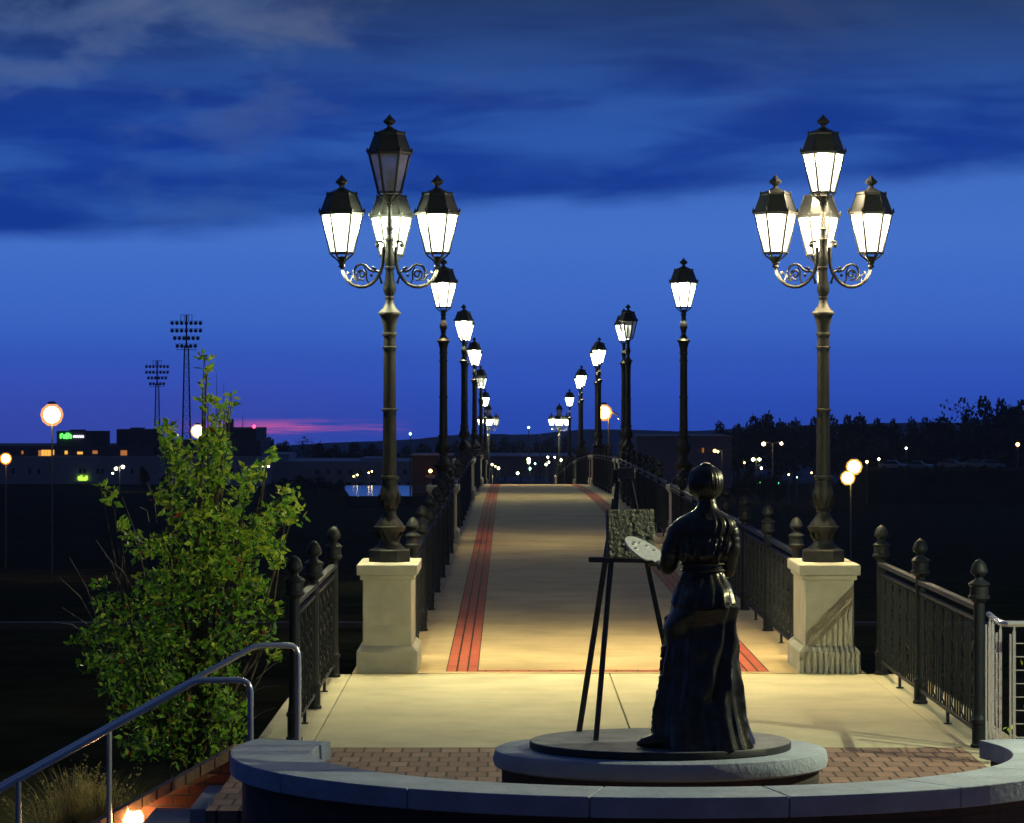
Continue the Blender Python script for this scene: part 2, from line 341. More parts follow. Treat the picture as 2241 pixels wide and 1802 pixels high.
def make_lantern(parent, glass, loc=(0, 0, 0), s=1.0, rot=0.0, cool=False):
    # origin at the bottom of the holder
    H0, H1 = .115, .475; rb, rt = .102 * s, .187 * s
    z0, z1 = H0 * s, H1 * s
    # frame : bottom ring, six mullions, holder
    fm = MB()
    fm.lathe([(0, .018 * s), (.02 * s, .036 * s), (.04 * s, .02 * s), (.06 * s, .025 * s), (.075 * s, .05 * s), (.08 * s, .02 * s)], 12)
    for k_ in range(6):
        a = rot + 2 * math.pi * k_ / 6
        d = Vector((math.cos(a), math.sin(a), 0))
        fm.tube([d * .025 * s + Vector((0, 0, .03 * s)), d * .05 * s + Vector((0, 0, .055 * s)), d * .09 * s + Vector((0, 0, .085 * s)), d * (rb + .003) + Vector((0, 0, z0))], .0085 * s, 5)
        fm.tube([d * (rb + .004) + Vector((0, 0, z0)), d * (rt + .004) + Vector((0, 0, z1))], .012 * s, 5)
        fm.sphere(d * (rb + .006) + Vector((0, 0, z0 - .004)), .014 * s, 6, 4)
    fm.lathe([(z0 - .012 * s, rb * .99), (z0 + .008 * s, rb * 1.05), (z0 + .010 * s, rb * .86)], 6, rot=rot)
    fr = fm.build('lantern', M_roof, parent, loc=loc)
    # one mesh for the six panes, set between the mullions
    g = MB()
    for k_ in range(6):
        a0 = rot + 2 * math.pi * k_ / 6; a1 = rot + 2 * math.pi * (k_ + 1) / 6
        e = .045
        def pt(a_, b_, t, r, z):
            A = Vector((math.cos(a_), math.sin(a_), 0)) * r; B = Vector((math.cos(b_), math.sin(b_), 0)) * r
            return A.lerp(B, t) * .975 + Vector((0, 0, z))
        g.add([pt(a0, a1, e, rb, z0 + .004), pt(a0, a1, 1 - e, rb, z0 + .004), pt(a0, a1, 1 - e * .7, rt, z1), pt(a0, a1, e * .7, rt, z1)], [(0, 1, 2, 3)])
    g.build('glass', glass, fr)
    bu = MB(); bu.lathe([(z0 - .005, .02 * s), (z0 + .05, .02 * s)], 10); bu.lathe([((z0 + .05), .022 * s), (z0 + .10 * s, .034 * s), (z0 + .19 * s, .034 * s), (z0 + .24 * s, .012 * s)], 12)
    bu.build('bulb', M_bulb if glass in (M_glassW, M_glassG) else M_glassO, fr, smooth=True)
    if glass in (M_glassW, M_glassG):
        lp = bpy.data.lights.new('bulb_light', 'POINT'); lp.energy = POINT; lp.color = (1.0, .80, .46) if glass is M_glassW else (.96, 1.0, .60); lp.shadow_soft_size = .05
        lq = bpy.data.objects.new('bulb_light', lp); COL.objects.link(lq); lq.parent = fr; lq.location = (0, 0, z0 + .30 * s)
        ld = bpy.data.lights.new('lamp_light', 'SPOT'); ld.energy = SPOT; ld.color = (1.0, .78, .36) if glass is M_glassW else (1.0, .92, .48)
        ld.spot_size = R(136); ld.spot_blend = .6; ld.shadow_soft_size = .07
        lo = bpy.data.objects.new('lamp_light', ld); COL.objects.link(lo); lo.parent = fr; lo.location = (0, 0, -.03 * s)
    rf = MB()
    prof = [(H1 - .012, .190), (H1 - .010, .206), (H1 + .012, .210), (H1 + .022, .196), (H1 + .10, .168), (H1 + .175, .138), (H1 + .185, .140), (H1 + .20, .128), (H1 + .215, .085), (H1 + .23, .05), (H1 + .245, .028)]
    rf.lathe([(z * s, r * s) for z, r in prof], 6, rot=rot)
    # hip ribs and little corner spikes
    for k_ in range(6):
        a = rot + 2 * math.pi * k_ / 6; d = Vector((math.cos(a), math.sin(a), 0))
        rf.tube([d * .196 * s + Vector((0, 0, (H1 + .022) * s)), d * .138 * s + Vector((0, 0, (H1 + .178) * s))], .006 * s, 4)
        rf.lathe([((H1 + .01) * s, .012 * s), ((H1 + .03) * s, .012 * s), ((H1 + .06) * s, .001)], 5, (d.x * .208 * s, d.y * .208 * s))
        rf.lathe([((H1 + .18) * s, .010 * s), ((H1 + .195) * s, .010 * s), ((H1 + .215) * s, .001)], 5, (d.x * .138 * s, d.y * .138 * s))
    rf.build('roof', M_roof, fr)
    fi = MB()
    fi.lathe([((H1 + z) * s, r * s) for z, r in ((.235, .03), (.25, .022), (.265, .022), (.272, .034), (.29, .055), (.302, .060), (.318, .046), (.345, .018), (.365, .004), (.368, .0001))], 8)
    fi.build('finial', M_roof, fr, smooth=False)
    return fr
PB = 1.0   # pole heights were measured from the deck; the base stands on the pedestal at 0.99
POLE = [(1.0, .165), (1.10, .165), (1.115, .15), (1.135, .135), (1.16, .105), (1.20, .092), (1.23, .10), (1.27, .125), (1.30, .142), (1.325, .150), (1.335, .128), (1.36, .118), (1.40, .085), (1.44, .062), (1.465, .058), (1.475, .07), (1.49, .058),
        (1.51, .075), (1.545, .098), (1.58, .104), (1.63, .095), (1.70, .078), (1.76, .072), (1.77, .088), (1.795, .088), (1.80, .066), (2.395, .060), (2.40, .073), (2.42, .073), (2.425, .059), (2.98, .057), (2.985, .069), (3.0, .069), (3.005, .057),
        (3.10, .057), (3.105, .068), (3.125, .068), (3.13, .057), (3.20, .062), (3.26, .078), (3.295, .088), (3.30, .106), (3.318, .106), (3.33, .09), (3.37, .055), (3.42, .036), (3.44, .036), (3.447, .046), (3.462, .046), (3.47, .036), (3.50, .052), (3.53, .060), (3.56, .057), (3.62, .044), (3.70, .035)]
def pole_mesh(prof):
    m = MB(); m.lathe(prof, 20)
    return m
def leaf_ring(m, z, r, n, h, out):
    for k_ in range(n):
        a = 2 * math.pi * k_ / n; d = Vector((math.cos(a), math.sin(a), 0)); t = Vector((-d.y, d.x, 0)) * r * math.pi / n * .8
        m.add([d * r - t + Vector((0, 0, z)), d * r + t + Vector((0, 0, z)), d * (r + out) + t * .7 + Vector((0, 0, z + h * .6)), d * (r + out * .5) + Vector((0, 0, z + h)), d * (r + out) - t * .7 + Vector((0, 0, z + h * .6))], [(0, 1, 2, 3, 4)])
def lamp_base(root, k=1.0):
    m = MB(); m.lathe([(0, .205 * k), (.105, .205 * k), (.115, .19 * k), (.118, .16 * k)], 8, rot=R(22.5))
    m.build('base', M_iron, root, bevel=.004)
SCROLL = [(.060, 3.97), (.085, 3.985), (.118, 3.975), (.128, 3.945), (.105, 3.925)]
def arm_mesh():
    m = MB()
    def P(r, z): return Vector((r, 0, z))
    main = [P(.055, 3.93), P(.062, 3.85), P(.066, 3.76), P(.085, 3.69), (.125, 0, 3.63), (.17, 0, 3.585), (.225, 0, 3.560), (.285, 0, 3.558), (.345, 0, 3.578), (.395, 0, 3.62), (.43, 0, 3.68), (.445, 0, 3.75)]
    m.tube(main, .0165, 7)
    m.tube([P(*q) for q in SCROLL], .014, 6, .008)
    m.sphere((.112, 0, 3.945), .022, 7, 5)
    sc = [(.088, 3.69), (.12, 3.705), (.15, 3.70), (.185, 3.715), (.22, 3.755), (.265, 3.77), (.31, 3.75), (.335, 3.70), (.33, 3.645), (.30, 3.61)]
    m.tube([P(*q) for q in sc], .0115, 6)
    cu = [(.26 + .055 * (1 - t * .8) * math.cos(a), 3.675 + .055 * (1 - t * .8) * math.sin(a)) for t, a in [(i / 14, -1.9 + i * .62) for i in range(15)]]
    m.tube([P(*q) for q in cu], .0095, 6)
    m.tube([P(.19, 3.575), P(.215, 3.63), P(.215, 3.70), P(.235, 3.745)], .009, 5, .007)
    m.tube([P(.36, 3.60), P(.345, 3.66), P(.38, 3.685)], .008, 5, .006)
    for q in ((.135, 3.725), (.17, 3.665), (.075, 3.60), (.155, 3.735), (.28, 3.70), (.385, 3.69)): m.sphere((q[0], 0, q[1]), .015, 6, 4)
    m.tube([P(.095, 3.66), P(.075, 3.60)], .01, 5)
    m.lathe([(3.735, .022), (3.745, .034), (3.765, .022)], 10, (.445, 0))
    return m
def make_four_head(lits, cool):
    root = thing('street_lamp', 'x', 'street lamp')
    up = [(3.72, .036), (3.727, .048), (3.742, .048), (3.75, .04), (3.80, .05), (3.86, .046), (3.92, .036), (3.98, .036), (4.0, .045), (4.03, .03), (4.08, .028), (4.1, .038), (4.12, .026), (4.30, .024), (4.33, .036), (4.345, .024)]
    m = MB(); m.lathe([(z - PB, r) for z, r in POLE + up], 20); leaf_ring(m, .50, .085, 10, .14, .03); leaf_ring(m, .20, .10, 12, .10, .045)
    m.build('pole', M_iron, root, smooth=True)
    lamp_base(root)
    am = arm_mesh(); am.v = [(x, y, z - PB) for x, y, z in am.v]
    a0 = None
    for k_ in range(4):
        if a0 is None: a0 = am.build('arm', M_iron, root, smooth=True); o = a0
        else: o = a0.copy(); COL.objects.link(o); o.parent = root
        o.rotation_euler = (0, 0, math.pi / 2 * k_)
    g = M_glassG if cool else M_glassW
    for k_ in range(4):
        a = math.pi / 2 * k_
        make_lantern(root, g if lits[k_] else M_glassO, (.445 * math.cos(a), .445 * math.sin(a), 3.762 - PB), 1.0)
    make_lantern(root, g if lits[4] else M_glassO, (0, 0, 4.325 - PB), 1.0)
    return root
def make_single(glass):
    root = thing('street_lamp', 'x', 'street lamp')
    k_ = 1.075
    up = [(3.72, .036), (3.727, .048), (3.742, .048), (3.75, .03)]
    m = MB(); m.lathe([((z - PB) * k_, r * 1.1) for z, r in POLE + up], 18); leaf_ring(m, .54, .093, 9, .15, .03)
    m.build('pole', M_iron, root, smooth=True)
    lamp_base(root, 1.05)
    make_lantern(root, glass, (0, 0, (3.74 - PB) * k_ - .01), 1.17)
    return root
ped0 = make_pedestal(); ped_used = False
def pedestal(x, y, label):
    global ped_used
    o = ped0 if not ped_used else copy_tree(ped0); ped_used = True
    o.location = (x, y - .6, deckz(y)); o['label'] = label; o['group'] = 'cast stone pedestals carrying the street lamps'; return o
def place(o, x, y, label, h=.99):
    o.location = (x, y, deckz(y) + h); o['label'] = label; o['group'] = 'street lamps along the footbridge'; return o
LX, RX = -1.10, 2.94
f1 = make_four_head([1, 1, 1, 0, 0], True)      # right, back, left, front, top : the front one is left out of this lamp below
def drop_front(root):
    # the lamps carry three lanterns round the pole and one on top: remove the arm and lantern facing the plaza
    ch = [c for c in root.children if c.name.startswith('arm') and abs(c.rotation_euler.z - 1.5 * math.pi) < .01]
    ch += [c for c in root.children if c.name.startswith('lantern') and c.location.y < -.2]
    for c in ch:
        for g in list(c.children): bpy.data.objects.remove(g)
        bpy.data.objects.remove(c)
drop_front(f1)
place(f1, LX, 28.1, 'near left four-lantern street lamp whose top lantern is unlit, beside the shrub')
f2 = make_four_head([1, 1, 1, 0, 1], False); drop_front(f2)
place(f2, RX, 28.1, 'near right four-lantern street lamp with all its lanterns lit, behind the statue')
pedestal(LX, 28.1, 'near left stone pedestal, its front in shade')
pedestal(RX, 28.1, 'near right stone pedestal, crossed by a railing shadow')
proto = {}
def single(kind):
    if kind not in proto:
        proto[kind] = make_single({'W': M_glassW, 'G': M_glassG, 'O': M_glassO, 'D': M_glassD}[kind]); return proto[kind]
    return copy_tree(proto[kind])
NTH = ['first', 'second', 'third', 'fourth', 'fifth']
states = {1: ('W', None, 'G', None), 2: ('G', 'G', 'O', 'G'), 3: ('W', 'W', 'G', 'G'), 4: ('O', 'G', 'G', 'G'), 5: ('G', None, 'G', None)}
PW = {'W': 'glowing warm white', 'G': 'glowing pale green-white', 'O': 'with dark unlit glass', 'D': 'only dimly lit'}
PEDY = {28.1}
for k_ in range(1, 6):
    y = 28.1 + 24.0 * k_
    for side, x, a, b2 in (('left', LX - .01, states[k_][0], states[k_][1]), ('right', RX + .10, states[k_][2], states[k_][3])):
        place(single(a), x, y, '%s %s single lamp of the bridge, nearer of its pair, %s' % (NTH[k_ - 1], side, PW[a]) if b2 else '%s street lamp with one lantern along the %s railing, %s' % ('nearest' if k_ == 1 else 'most distant', side, PW[a]))
        pedestal(x, y, 'stone pedestal under the nearer lamp of the %s pair on the %s' % (NTH[k_ - 1], side) if b2 else 'stone pedestal under the %s one-lantern lamp on the %s' % ('nearest' if k_ == 1 else 'most distant', side))
        if b2:
            place(single(b2), x, y + 2.8, '%s %s single lamp of the bridge, farther of its pair, %s' % (NTH[k_ - 1], side, PW[b2]))
            pedestal(x, y + 3.0, 'stone pedestal under the farther of the %s pair of lamps on the %s' % (NTH[k_ - 1], side))
            PEDY.add(y + 3.0)
    PEDY.add(y)
y = 28.1 + 144
g1 = make_four_head([0, 1, 1, 1, 0], True); place(g1, LX, y, 'far left street lamp of five lanterns at the bridge end, its right-hand lantern unlit'); g1.rotation_euler.z = R(12)
g2 = make_four_head([1, 1, 1, 1, 0], True); place(g2, RX, y, 'far right street lamp of five lanterns at the bridge end, only its top lantern unlit'); g2.rotation_euler.z = R(-14)
pedestal(LX, y, 'most distant stone pedestal on the left side of the bridge'); pedestal(RX, y, 'most distant stone pedestal on the right side of the bridge')
PEDY.add(y)
# lamp standing outside the picture on the right; it throws the railing's shadow on the pedestal
s0 = single('G'); s0.location = (6.0, 18.6, .25); s0['label'] = 'single street lamp standing alone beyond the right-hand plaza railing'
for c in s0.children_recursive:
    if c.type == 'LIGHT':
        c.data = c.data.copy(); c.data.energy *= 11 if c.data.type == 'POINT' else 1.0; c.data.shadow_soft_size = .03; s0['group'] = 'street lamps along the footbridge'
m = MB(); m.box(5.65, 6.35, 18.25, 18.95, -3, .25); tag(m.build('lamp_footing', M_stone, bevel=.01), 'concrete footing of the lamp beyond the right railing', 'footing')

# ------------------------------------------------------------------ iron railings
def post_mesh():
    m = MB()
    m.lathe([(0, .062), (.02, .062), (.03, .052), (.17, .052), (.175, .060), (.20, .060), (.21, .050), (.24, .045), (.30, .041), (1.04, .040), (1.05, .052), (1.075, .078), (1.09, .078), (1.10, .068), (1.16, .066), (1.17, .078), (1.18, .079), (1.195, .06), (1.21, .034), (1.225, .026)], 14)
    return m
def acorn_mesh():
    m = MB(); m.lathe([(1.222, .026), (1.235, .034), (1.25, .056), (1.262, .064), (1.275, .064), (1.285, .060), (1.31, .053), (1.335, .038), (1.352, .018), (1.358, .001)], 14); return m
POSTM = None; ACM = None
def panel(root, x, y0, y1, z0, z1):
    L = y1 - y0; sl = (z1 - z0) / L; m = MB()
    def bar(ya, yb, za, zb, w):
        m.add([(x-w, ya, za+sl*(ya-y0)), (x+w, ya, za+sl*(ya-y0)), (x+w, yb, za+sl*(yb-y0)), (x-w, yb, za+sl*(yb-y0)), (x-w, ya, zb+sl*(ya-y0)), (x+w, ya, zb+sl*(ya-y0)), (x+w, yb, zb+sl*(yb-y0)), (x-w, yb, zb+sl*(yb-y0))],
              [(0,3,2,1),(4,5,6,7),(0,1,5,4),(1,2,6,5),(2,3,7,6),(3,0,4,7)])
    bar(y0, y1, z0 + .985, z0 + 1.02, .030); bar(y0, y1, z0 + .90, z0 + .925, .014); bar(y0, y1, z0 + .10, z0 + .125, .014)
    nb = max(3, int(L / .125)); 
    for i in range(1, nb):
        y = y0 + L * i / nb; zb = z0 + sl * (y - y0)
        if i % 4 == 2 and y < 60:
            pth = [(x + .012 * math.cos(t * 1.5708 * 2.4), y + .024 * math.sin(t * 1.5708 * 2.4), zb + .125 + .775 * t / 15) for t in range(16)]
            m.tube(pth, .0085, 5)
            for q in range(1, 7): m.sphere((x, y, zb + .125 + .775 * q / 7), .014, 5, 4)
        else:
            m.box(x - .007, x + .007, y - .007, y + .007, zb + .125, zb + .90)
    ym = (y0 + y1) / 2; zm = z0 + sl * (ym - y0)
    m.box(x - .012, x + .012, ym - .012, ym + .012, zm + .002, zm + .10); m.box(x - .03, x + .03, ym - .03, ym + .03, zm, zm + .008)
    m.build('panel', M_iron2, root)
def railing(x, posts, label, ends=(True, True), group='dark iron railings', zf=deckz, panel_ends=None):
    global POSTM, ACM
    root = thing('iron_railing', label, 'railing', (0, 0, 0), group)
    for i, y in enumerate(posts):
        if (i == 0 and not ends[0]) or (i == len(posts) - 1 and not ends[1]): continue
        if POSTM is None:
            p = post_mesh().build('post', M_iron2, root, smooth=True); a = acorn_mesh().build('finial', M_iron2, p, smooth=True); POSTM = p.data; ACM = a.data
        else:
            p = bpy.data.objects.new('post', POSTM); COL.objects.link(p); p.parent = root
            a = bpy.data.objects.new('finial', ACM); COL.objects.link(a); a.parent = p
        p.location = (x, y, zf(y))
    for i in range(len(posts) - 1):
        d0 = .04 if (i > 0 or ends[0]) else 0; d1 = .04 if (i < len(posts) - 2 or ends[1]) else 0
        panel(root, x, posts[i] + d0, posts[i + 1] - d1, zf(posts[i]), zf(posts[i + 1]))
    return root
railing(-1.57, [22.2, 24.45, 27.2], 'short dark iron railing with acorn posts beside the shrub, left of the plaza')
railing(3.40, [21.75, 24.85, 27.45], 'dark iron railing with acorn posts right of the plaza, beside the steel cable railing')
py_ = sorted(PEDY)
for side, x in (('left', -.92), ('right', 2.80)):
    for i in range(len(py_) - 1):
        a = py_[i] + .62 + (.55 if i == 0 else 0); b2 = py_[i + 1] - .62
        nseg = max(1, round((b2 - a) / 3.0))
        posts = [a + (b2 - a) * q / nseg for q in range(nseg + 1)]
        if i == 0: lab = 'dark iron railing along the %s side of the bridge, nearest stretch behind the near pedestal' % side; en = (True, False)
        elif b2 - a < 4: lab = 'short iron railing between the two pedestals of lamp pair %s on the %s side' % (NTH[min(4, int((a - 28) // 24) - 1 if (a - 28) >= 24 else 0)], side); en = (False, False)
        else: lab = '%s bridge railing running on from the %s lamp pair to the next lamps' % (side, NTH[min(4, int((a - 28) // 24) - 1)]); en = (False, False)
        railing(x, posts, lab, en)
# steel cable railing on the right edge of the picture
root = thing('cable_railing', 'stainless steel cable railing turning the corner at the right edge of the picture', 'railing', (0, 0, 0))
zc = .97
m = MB(); m.tube([(3.445, 21.6, zc), (3.40, 20.9, zc), (3.40, 20.75, zc), (3.43, 20.70, zc), (5.4, 20.62, zc)], .021, 10); m.build('top_rail', M_steel, root, smooth=True)
for x, y in ((3.445, 21.55), (3.435, 21.35), (3.405, 20.84), (3.475, 20.69), (4.9, 20.64)):
    m = MB(); m.box(x - .009, x + .009, y - .012, y + .012, 0, zc - .05); m.tube([(x, y, zc - .06), (x, y, zc - .01)], .007, 6); m.box(x - .032, x - .020, y - .012, y + .012, 0, zc - .07); m.build('post', M_steel, root)
for i in range(9):
    z = .10 + i * .092
    m = MB(); m.tube([(3.435, 21.35, z), (3.405, 20.84, z)], .0035, 5); m.tube([(3.475, 20.69, z), (5.3, 20.64, z)], .0035, 5); m.build('cable', M_steel, root)

# ------------------------------------------------------------------ curved seat wall
SCX, SCY = .90, 17.67
def arc_pts(rx, ry, a0, a1, n): return [(SCX + rx * math.cos(a0 + (a1 - a0) * i / n), SCY + ry * math.sin(a0 + (a1 - a0) * i / n)) for i in range(n + 1)]
seat = thing('seat_wall', 'low curved dark brick seat wall with pale granite coping, in front of the statue', 'wall', (0, 0, 0))
A0, A1 = math.pi - R(16), 2 * math.pi + R(18)
cop = MB(); NSEG = 9
for sgm in range(NSEG):
    a0 = A0 + (A1 - A0) * sgm / NSEG + .0014; a1 = A0 + (A1 - A0) * (sgm + 1) / NSEG - .0014; n = 14
    ins = arc_pts(2.04, 1.66, a0, a1, n); out = arc_pts(2.52, 2.09, a0, a1, n); vs = []; fs = []
    for (ix, iy), (ox, oy) in zip(ins, out):
        jit = .004 * noise.noise(Vector((ox * 9, oy * 9, 0)))
        vs += [(ix, iy, .35), (ix, iy, .46), (ox, oy, .46), (ox + jit, oy + jit, .405), (ox, oy, .35)]
    for i in range(n):
        for q in range(5): a = i * 5; fs.append((a + q, a + (q + 1) % 5, a + 5 + (q + 1) % 5, a + 5 + q))
    fs += [(4, 3, 2, 1, 0), tuple(n * 5 + q for q in range(5))]
    cop.add(vs, fs)
cop.build('coping', M_coping, seat, bevel=.006)
bw = MB(); n = 70; vs = []; fs = []
for (ix, iy), (ox, oy) in zip(arc_pts(2.10, 1.72, A0 + .02, A1 - .02, n), arc_pts(2.45, 2.03, A0 + .02, A1 - .02, n)):
    vs += [(ix, iy, 0), (ix, iy, .352), (ox, oy, .352), (ox, oy, -3)]
for i in range(n):
    for q in range(4): a = i * 4; fs.append((a + q, a + (q + 1) % 4, a + 4 + (q + 1) % 4, a + 4 + q))
fs += [(3, 2, 1, 0), tuple(n * 4 + q for q in range(4))]
bw.add(vs, fs).build('brick_base', M_brickdark, seat)

# ------------------------------------------------------------------ statue plinth
PX, PY = .895, 17.70
pl = thing('plinth', 'oval stone and brick plinth with a bronze top plate under statue and easel', 'plinth', (PX, PY, 0))
m = MB(); n = 96; 
def ell(rx, ry, z, rough=0): 
    o_ = []
    for k_ in range(n):
        a = 2 * math.pi * k_ / n; j = 1 + rough * noise.noise(Vector((math.cos(a) * 14, math.sin(a) * 14, z * 30)))
        o_.append((rx * j * math.cos(a), ry * j * math.sin(a), z))
    return o_
def loft(m, rings, capb=True, capt=True):
    n_ = len(rings[0]); vs = [v for r in rings for v in r]; fs = []
    for i in range(len(rings) - 1):
        for k_ in range(n_): k2 = (k_ + 1) % n_; fs.append((i * n_ + k_, i * n_ + k2, (i + 1) * n_ + k2, (i + 1) * n_ + k_))
    if capb: fs.append(tuple(range(n_))[::-1])
    if capt: fs.append(tuple(range((len(rings) - 1) * n_, len(rings) * n_)))
    m.add(vs, fs); return m
loft(m, [ell(.955, .755, .362), ell(.975, .775, .375, .004), ell(.98, .78, .41, .007), ell(.975, .775, .44, .006), ell(.97, .77, .462, .002), ell(.955, .757, .47)])
m.build('coping', M_coping, pl, smooth=True)
m = MB(); loft(m, [ell(.93, .73, 0), ell(.93, .73, .37)]); m.build('brick_drum', M_brickdark, pl, smooth=True)
m = MB(); loft(m, [ell(.758, .632, .471), ell(.767, .64, .475), ell(.767, .64, .510), ell(.764, .638, .513)]); m.build('plate_rim', M_black, pl, smooth=True)
m = MB(); loft(m, [ell(.762, .636, .5132), ell(.759, .634, .516)]); m.build('top_plate', M_disc, pl)
TOP = .516

# ------------------------------------------------------------------ statue of a painting woman
def sx(x): return .3668 + x * .001096
def sz(y): return 2.2366 - y * .001096
SY = 17.42
st_root = thing('statue', 'dark bronze statue of a woman in a long dress, seen from behind, painting', 'statue', (1.13, SY, TOP))
def loc(p): return (p[0] - 1.13, p[1] - SY, p[2] - TOP)
# dress: (crop y, x left, x right, depth radius, depth offset)
DR = [(1569, 430, 962, .300, .0), (1555, 428, 958, .298, .0), (1500, 428, 942, .285, 0), (1400, 437, 915, .262, 0), (1300, 458, 898, .24, 0), (1200, 476, 886, .222, .0), (1100, 484, 878, .205, -.0), (1000, 488, 872, .19, -.01), (920, 498, 866, .182, -.02),
      (850, 518, 862, .182, -.035), (826, 528, 858, .186, -.04), (818, 528, 860, .196, -.045), (780, 538, 852, .19, -.04), (740, 556, 840, .165, -.03), (700, 574, 822, .13, -.012), (672, 584, 810, .105, 0), (655, 586, 806, .098, 0), (640, 582, 806, .100, 0), (620, 586, 804, .098, 0),
      (605, 584, 806, .100, 0), (590, 575, 815, .112, -.006), (560, 566, 826, .128, -.012), (520, 560, 838, .13, -.01), (480, 552, 848, .118, -.004), (465, 550, 850, .112, 0), (440, 545, 858, .112, 0), (410, 540, 866, .106, 0), (390, 545, 862, .10, .002), (375, 560, 850, .092, .004), (360, 584, 832, .084, .01), (345, 614, 810, .074, .012), (330, 645, 785, .060, .015), (312, 662, 773, .054, .015), (296, 670, 766, .049, .014), (284, 672, 764, .048, .014)]
NR = 120; rings = []
# resample for smooth folds
def cat(t, ys_, i): return [r[i] for r in DR]
zs = []
for a, b2 in zip(DR, DR[1:]):
    steps = max(1, int(abs(a[0] - b2[0]) / 11))
    for q in range(steps):
        t = q / steps; zs.append(tuple(a[i] + (b2[i] - a[i]) * t for i in range(5)))
zs.append(DR[-1])
for (yy, xl, xr, ry, oy) in zs:
    cx = sx((xl + xr) / 2); rx = (xr - xl) / 2 * .001096; z = sz(yy); h = (z - TOP); ring = []
    for k_ in range(NR):
        a = 2 * math.pi * k_ / NR   # a= -pi/2 faces the viewer
        d = 0.0
        if yy > 830:   # skirt folds widening downward
            g = min(1, (yy - 830) / 500.0); ph = .9 * (yy - 830) / 700.0
            d += g * (.034 * (1 - abs(math.sin(4 * a + 1.6 * ph + .6))) ** 1.6 - .012 + .014 * (1 - abs(math.sin(6.5 * a - 1.1 * ph))) ** 2 + .005 * math.sin(13 * a - 1.4 * ph) + .003 * math.sin(23 * a + 1.0))
            # one deep dark fold running from the right hip to the hem
            ac = -.95 - .62 * g * .6 + .35 * (1 - g); dd = (a - 2 * math.pi if a > math.pi else a) - ac
            d += -.045 * min(1, .35 + g) * math.exp(-(dd / .13) ** 2) + .022 * math.exp(-((dd - .28) / .16) ** 2) + .016 * math.exp(-((dd + .30) / .14) ** 2)
            # swags on the overskirt
            d += .010 * math.sin(yy * .03 + 2.2 * math.cos(a + .6)) * (1 - g) * (1 if math.sin(a) < .3 else 0)
        elif yy > 655:
            d += .006 * math.sin(9 * a + yy * .02) * ((yy - 655) / 170) + .004 * math.sin(17 * a)
        elif yy > 600: d += .0035 * math.cos((yy - 600) * .42)
        elif yy > 470:
            g = min(1, (yy - 470) / 60); d += .010 * g * math.sin(15 * a + (yy - 470) * .035 * (1 if a > 4.7 or a < 1.57 else -1)) + .006 * math.sin(27 * a + .02 * yy)
        elif yy > 345: 
            g = min(1, (yy - 345) / 40); d += g * (.0035 * math.sin(21 * a + .01 * yy) + .003 * math.sin(34 * a + 1)) * (.4 + .6 * max(0, math.cos(a + .9)))
            if 455 < yy <= 470: d += -.0025
        ca, sa = math.cos(a), math.sin(a); e = .9
        px_ = math.copysign(abs(ca) ** e, ca); py2 = math.copysign(abs(sa) ** e, sa)
        ring.append(loc((cx + (rx + d) * px_, SY + oy + (ry + d) * py2, z)))
    if 700 < yy < 860:
        wnd = math.sin(math.pi * (yy - 700) / 160) ; ring = [(v[0], v[1], v[2] + wnd * (.018 * math.sin(2 * math.pi * q / NR * 2 + 2.2) + .012 * math.sin(2 * math.pi * q / NR * 5))) for q, v in enumerate(ring)]
    rings.append(ring)
m = MB(); loft(m, rings)
# train of the skirt and the toe at the left
def blobtube(m, pts, rs, n=12, flat=1.0): m.tube([loc(p) for p in pts], rs, n, flat=flat)
# sleeves
def sleeve(side):
    if side < 0: pts = [(sx(588), SY + .0, sz(398)), (sx(574), SY, sz(412)), (sx(562), SY, sz(440)), (sx(550), SY + .005, sz(485)), (sx(528), SY + .01, sz(540)), (sx(520), SY + .015, sz(590)), (sx(515), SY + .04, sz(628)), (sx(500), SY + .10, sz(640)), (sx(482), SY + .17, sz(632))]; rs = [.030, .046, .054, .058, .058, .056, .050, .040, .030]
    else: pts = [(sx(814), SY, sz(398)), (sx(828), SY, sz(412)), (sx(836), SY, sz(440)), (sx(840), SY + .002, sz(485)), (sx(842), SY + .005, sz(540)), (sx(835), SY + .015, sz(600)), (sx(826), SY + .03, sz(650)), (sx(812), SY + .10, sz(640)), (sx(785), SY + .19, sz(600))]; rs = [.030, .044, .052, .055, .053, .048, .044, .038, .03]
    P_ = []; Q_ = []
    for i in range(len(pts) - 1):
        for q in range(5):
            t = q / 5; P_.append(Vector(pts[i]).lerp(Vector(pts[i + 1]), t)); Q_.append((rs[i] + (rs[i + 1] - rs[i]) * t) * (1 + .045 * math.sin(i * 3.1 + q * 1.3)))
    P_.append(Vector(pts[-1])); Q_.append(rs[-1])
    m.tube([loc(p) for p in P_], Q_, 20)
sleeve(-1); sleeve(1)
# skirt ruffles down the left side
for i, yy in enumerate((900, 960, 1060, 1130, 1215, 1290, 1380, 1450)):
    xl = lerp_table([(800, 528), (920, 498), (1000, 488), (1200, 476), (1400, 437), (1569, 430)], yy)
    blobtube(m, [(sx(xl + 34), SY - .02, sz(yy - 30)), (sx(xl + 6), SY + .01, sz(yy)), (sx(xl + 4), SY + .03, sz(yy + 38)), (sx(xl + 30), SY + .02, sz(yy + 60))], [.01, .022, .024, .008], 8)
dress = m.build('dress', M_bronze, st_root, smooth=True)
for p_ in dress.data.polygons: p_.use_smooth = True
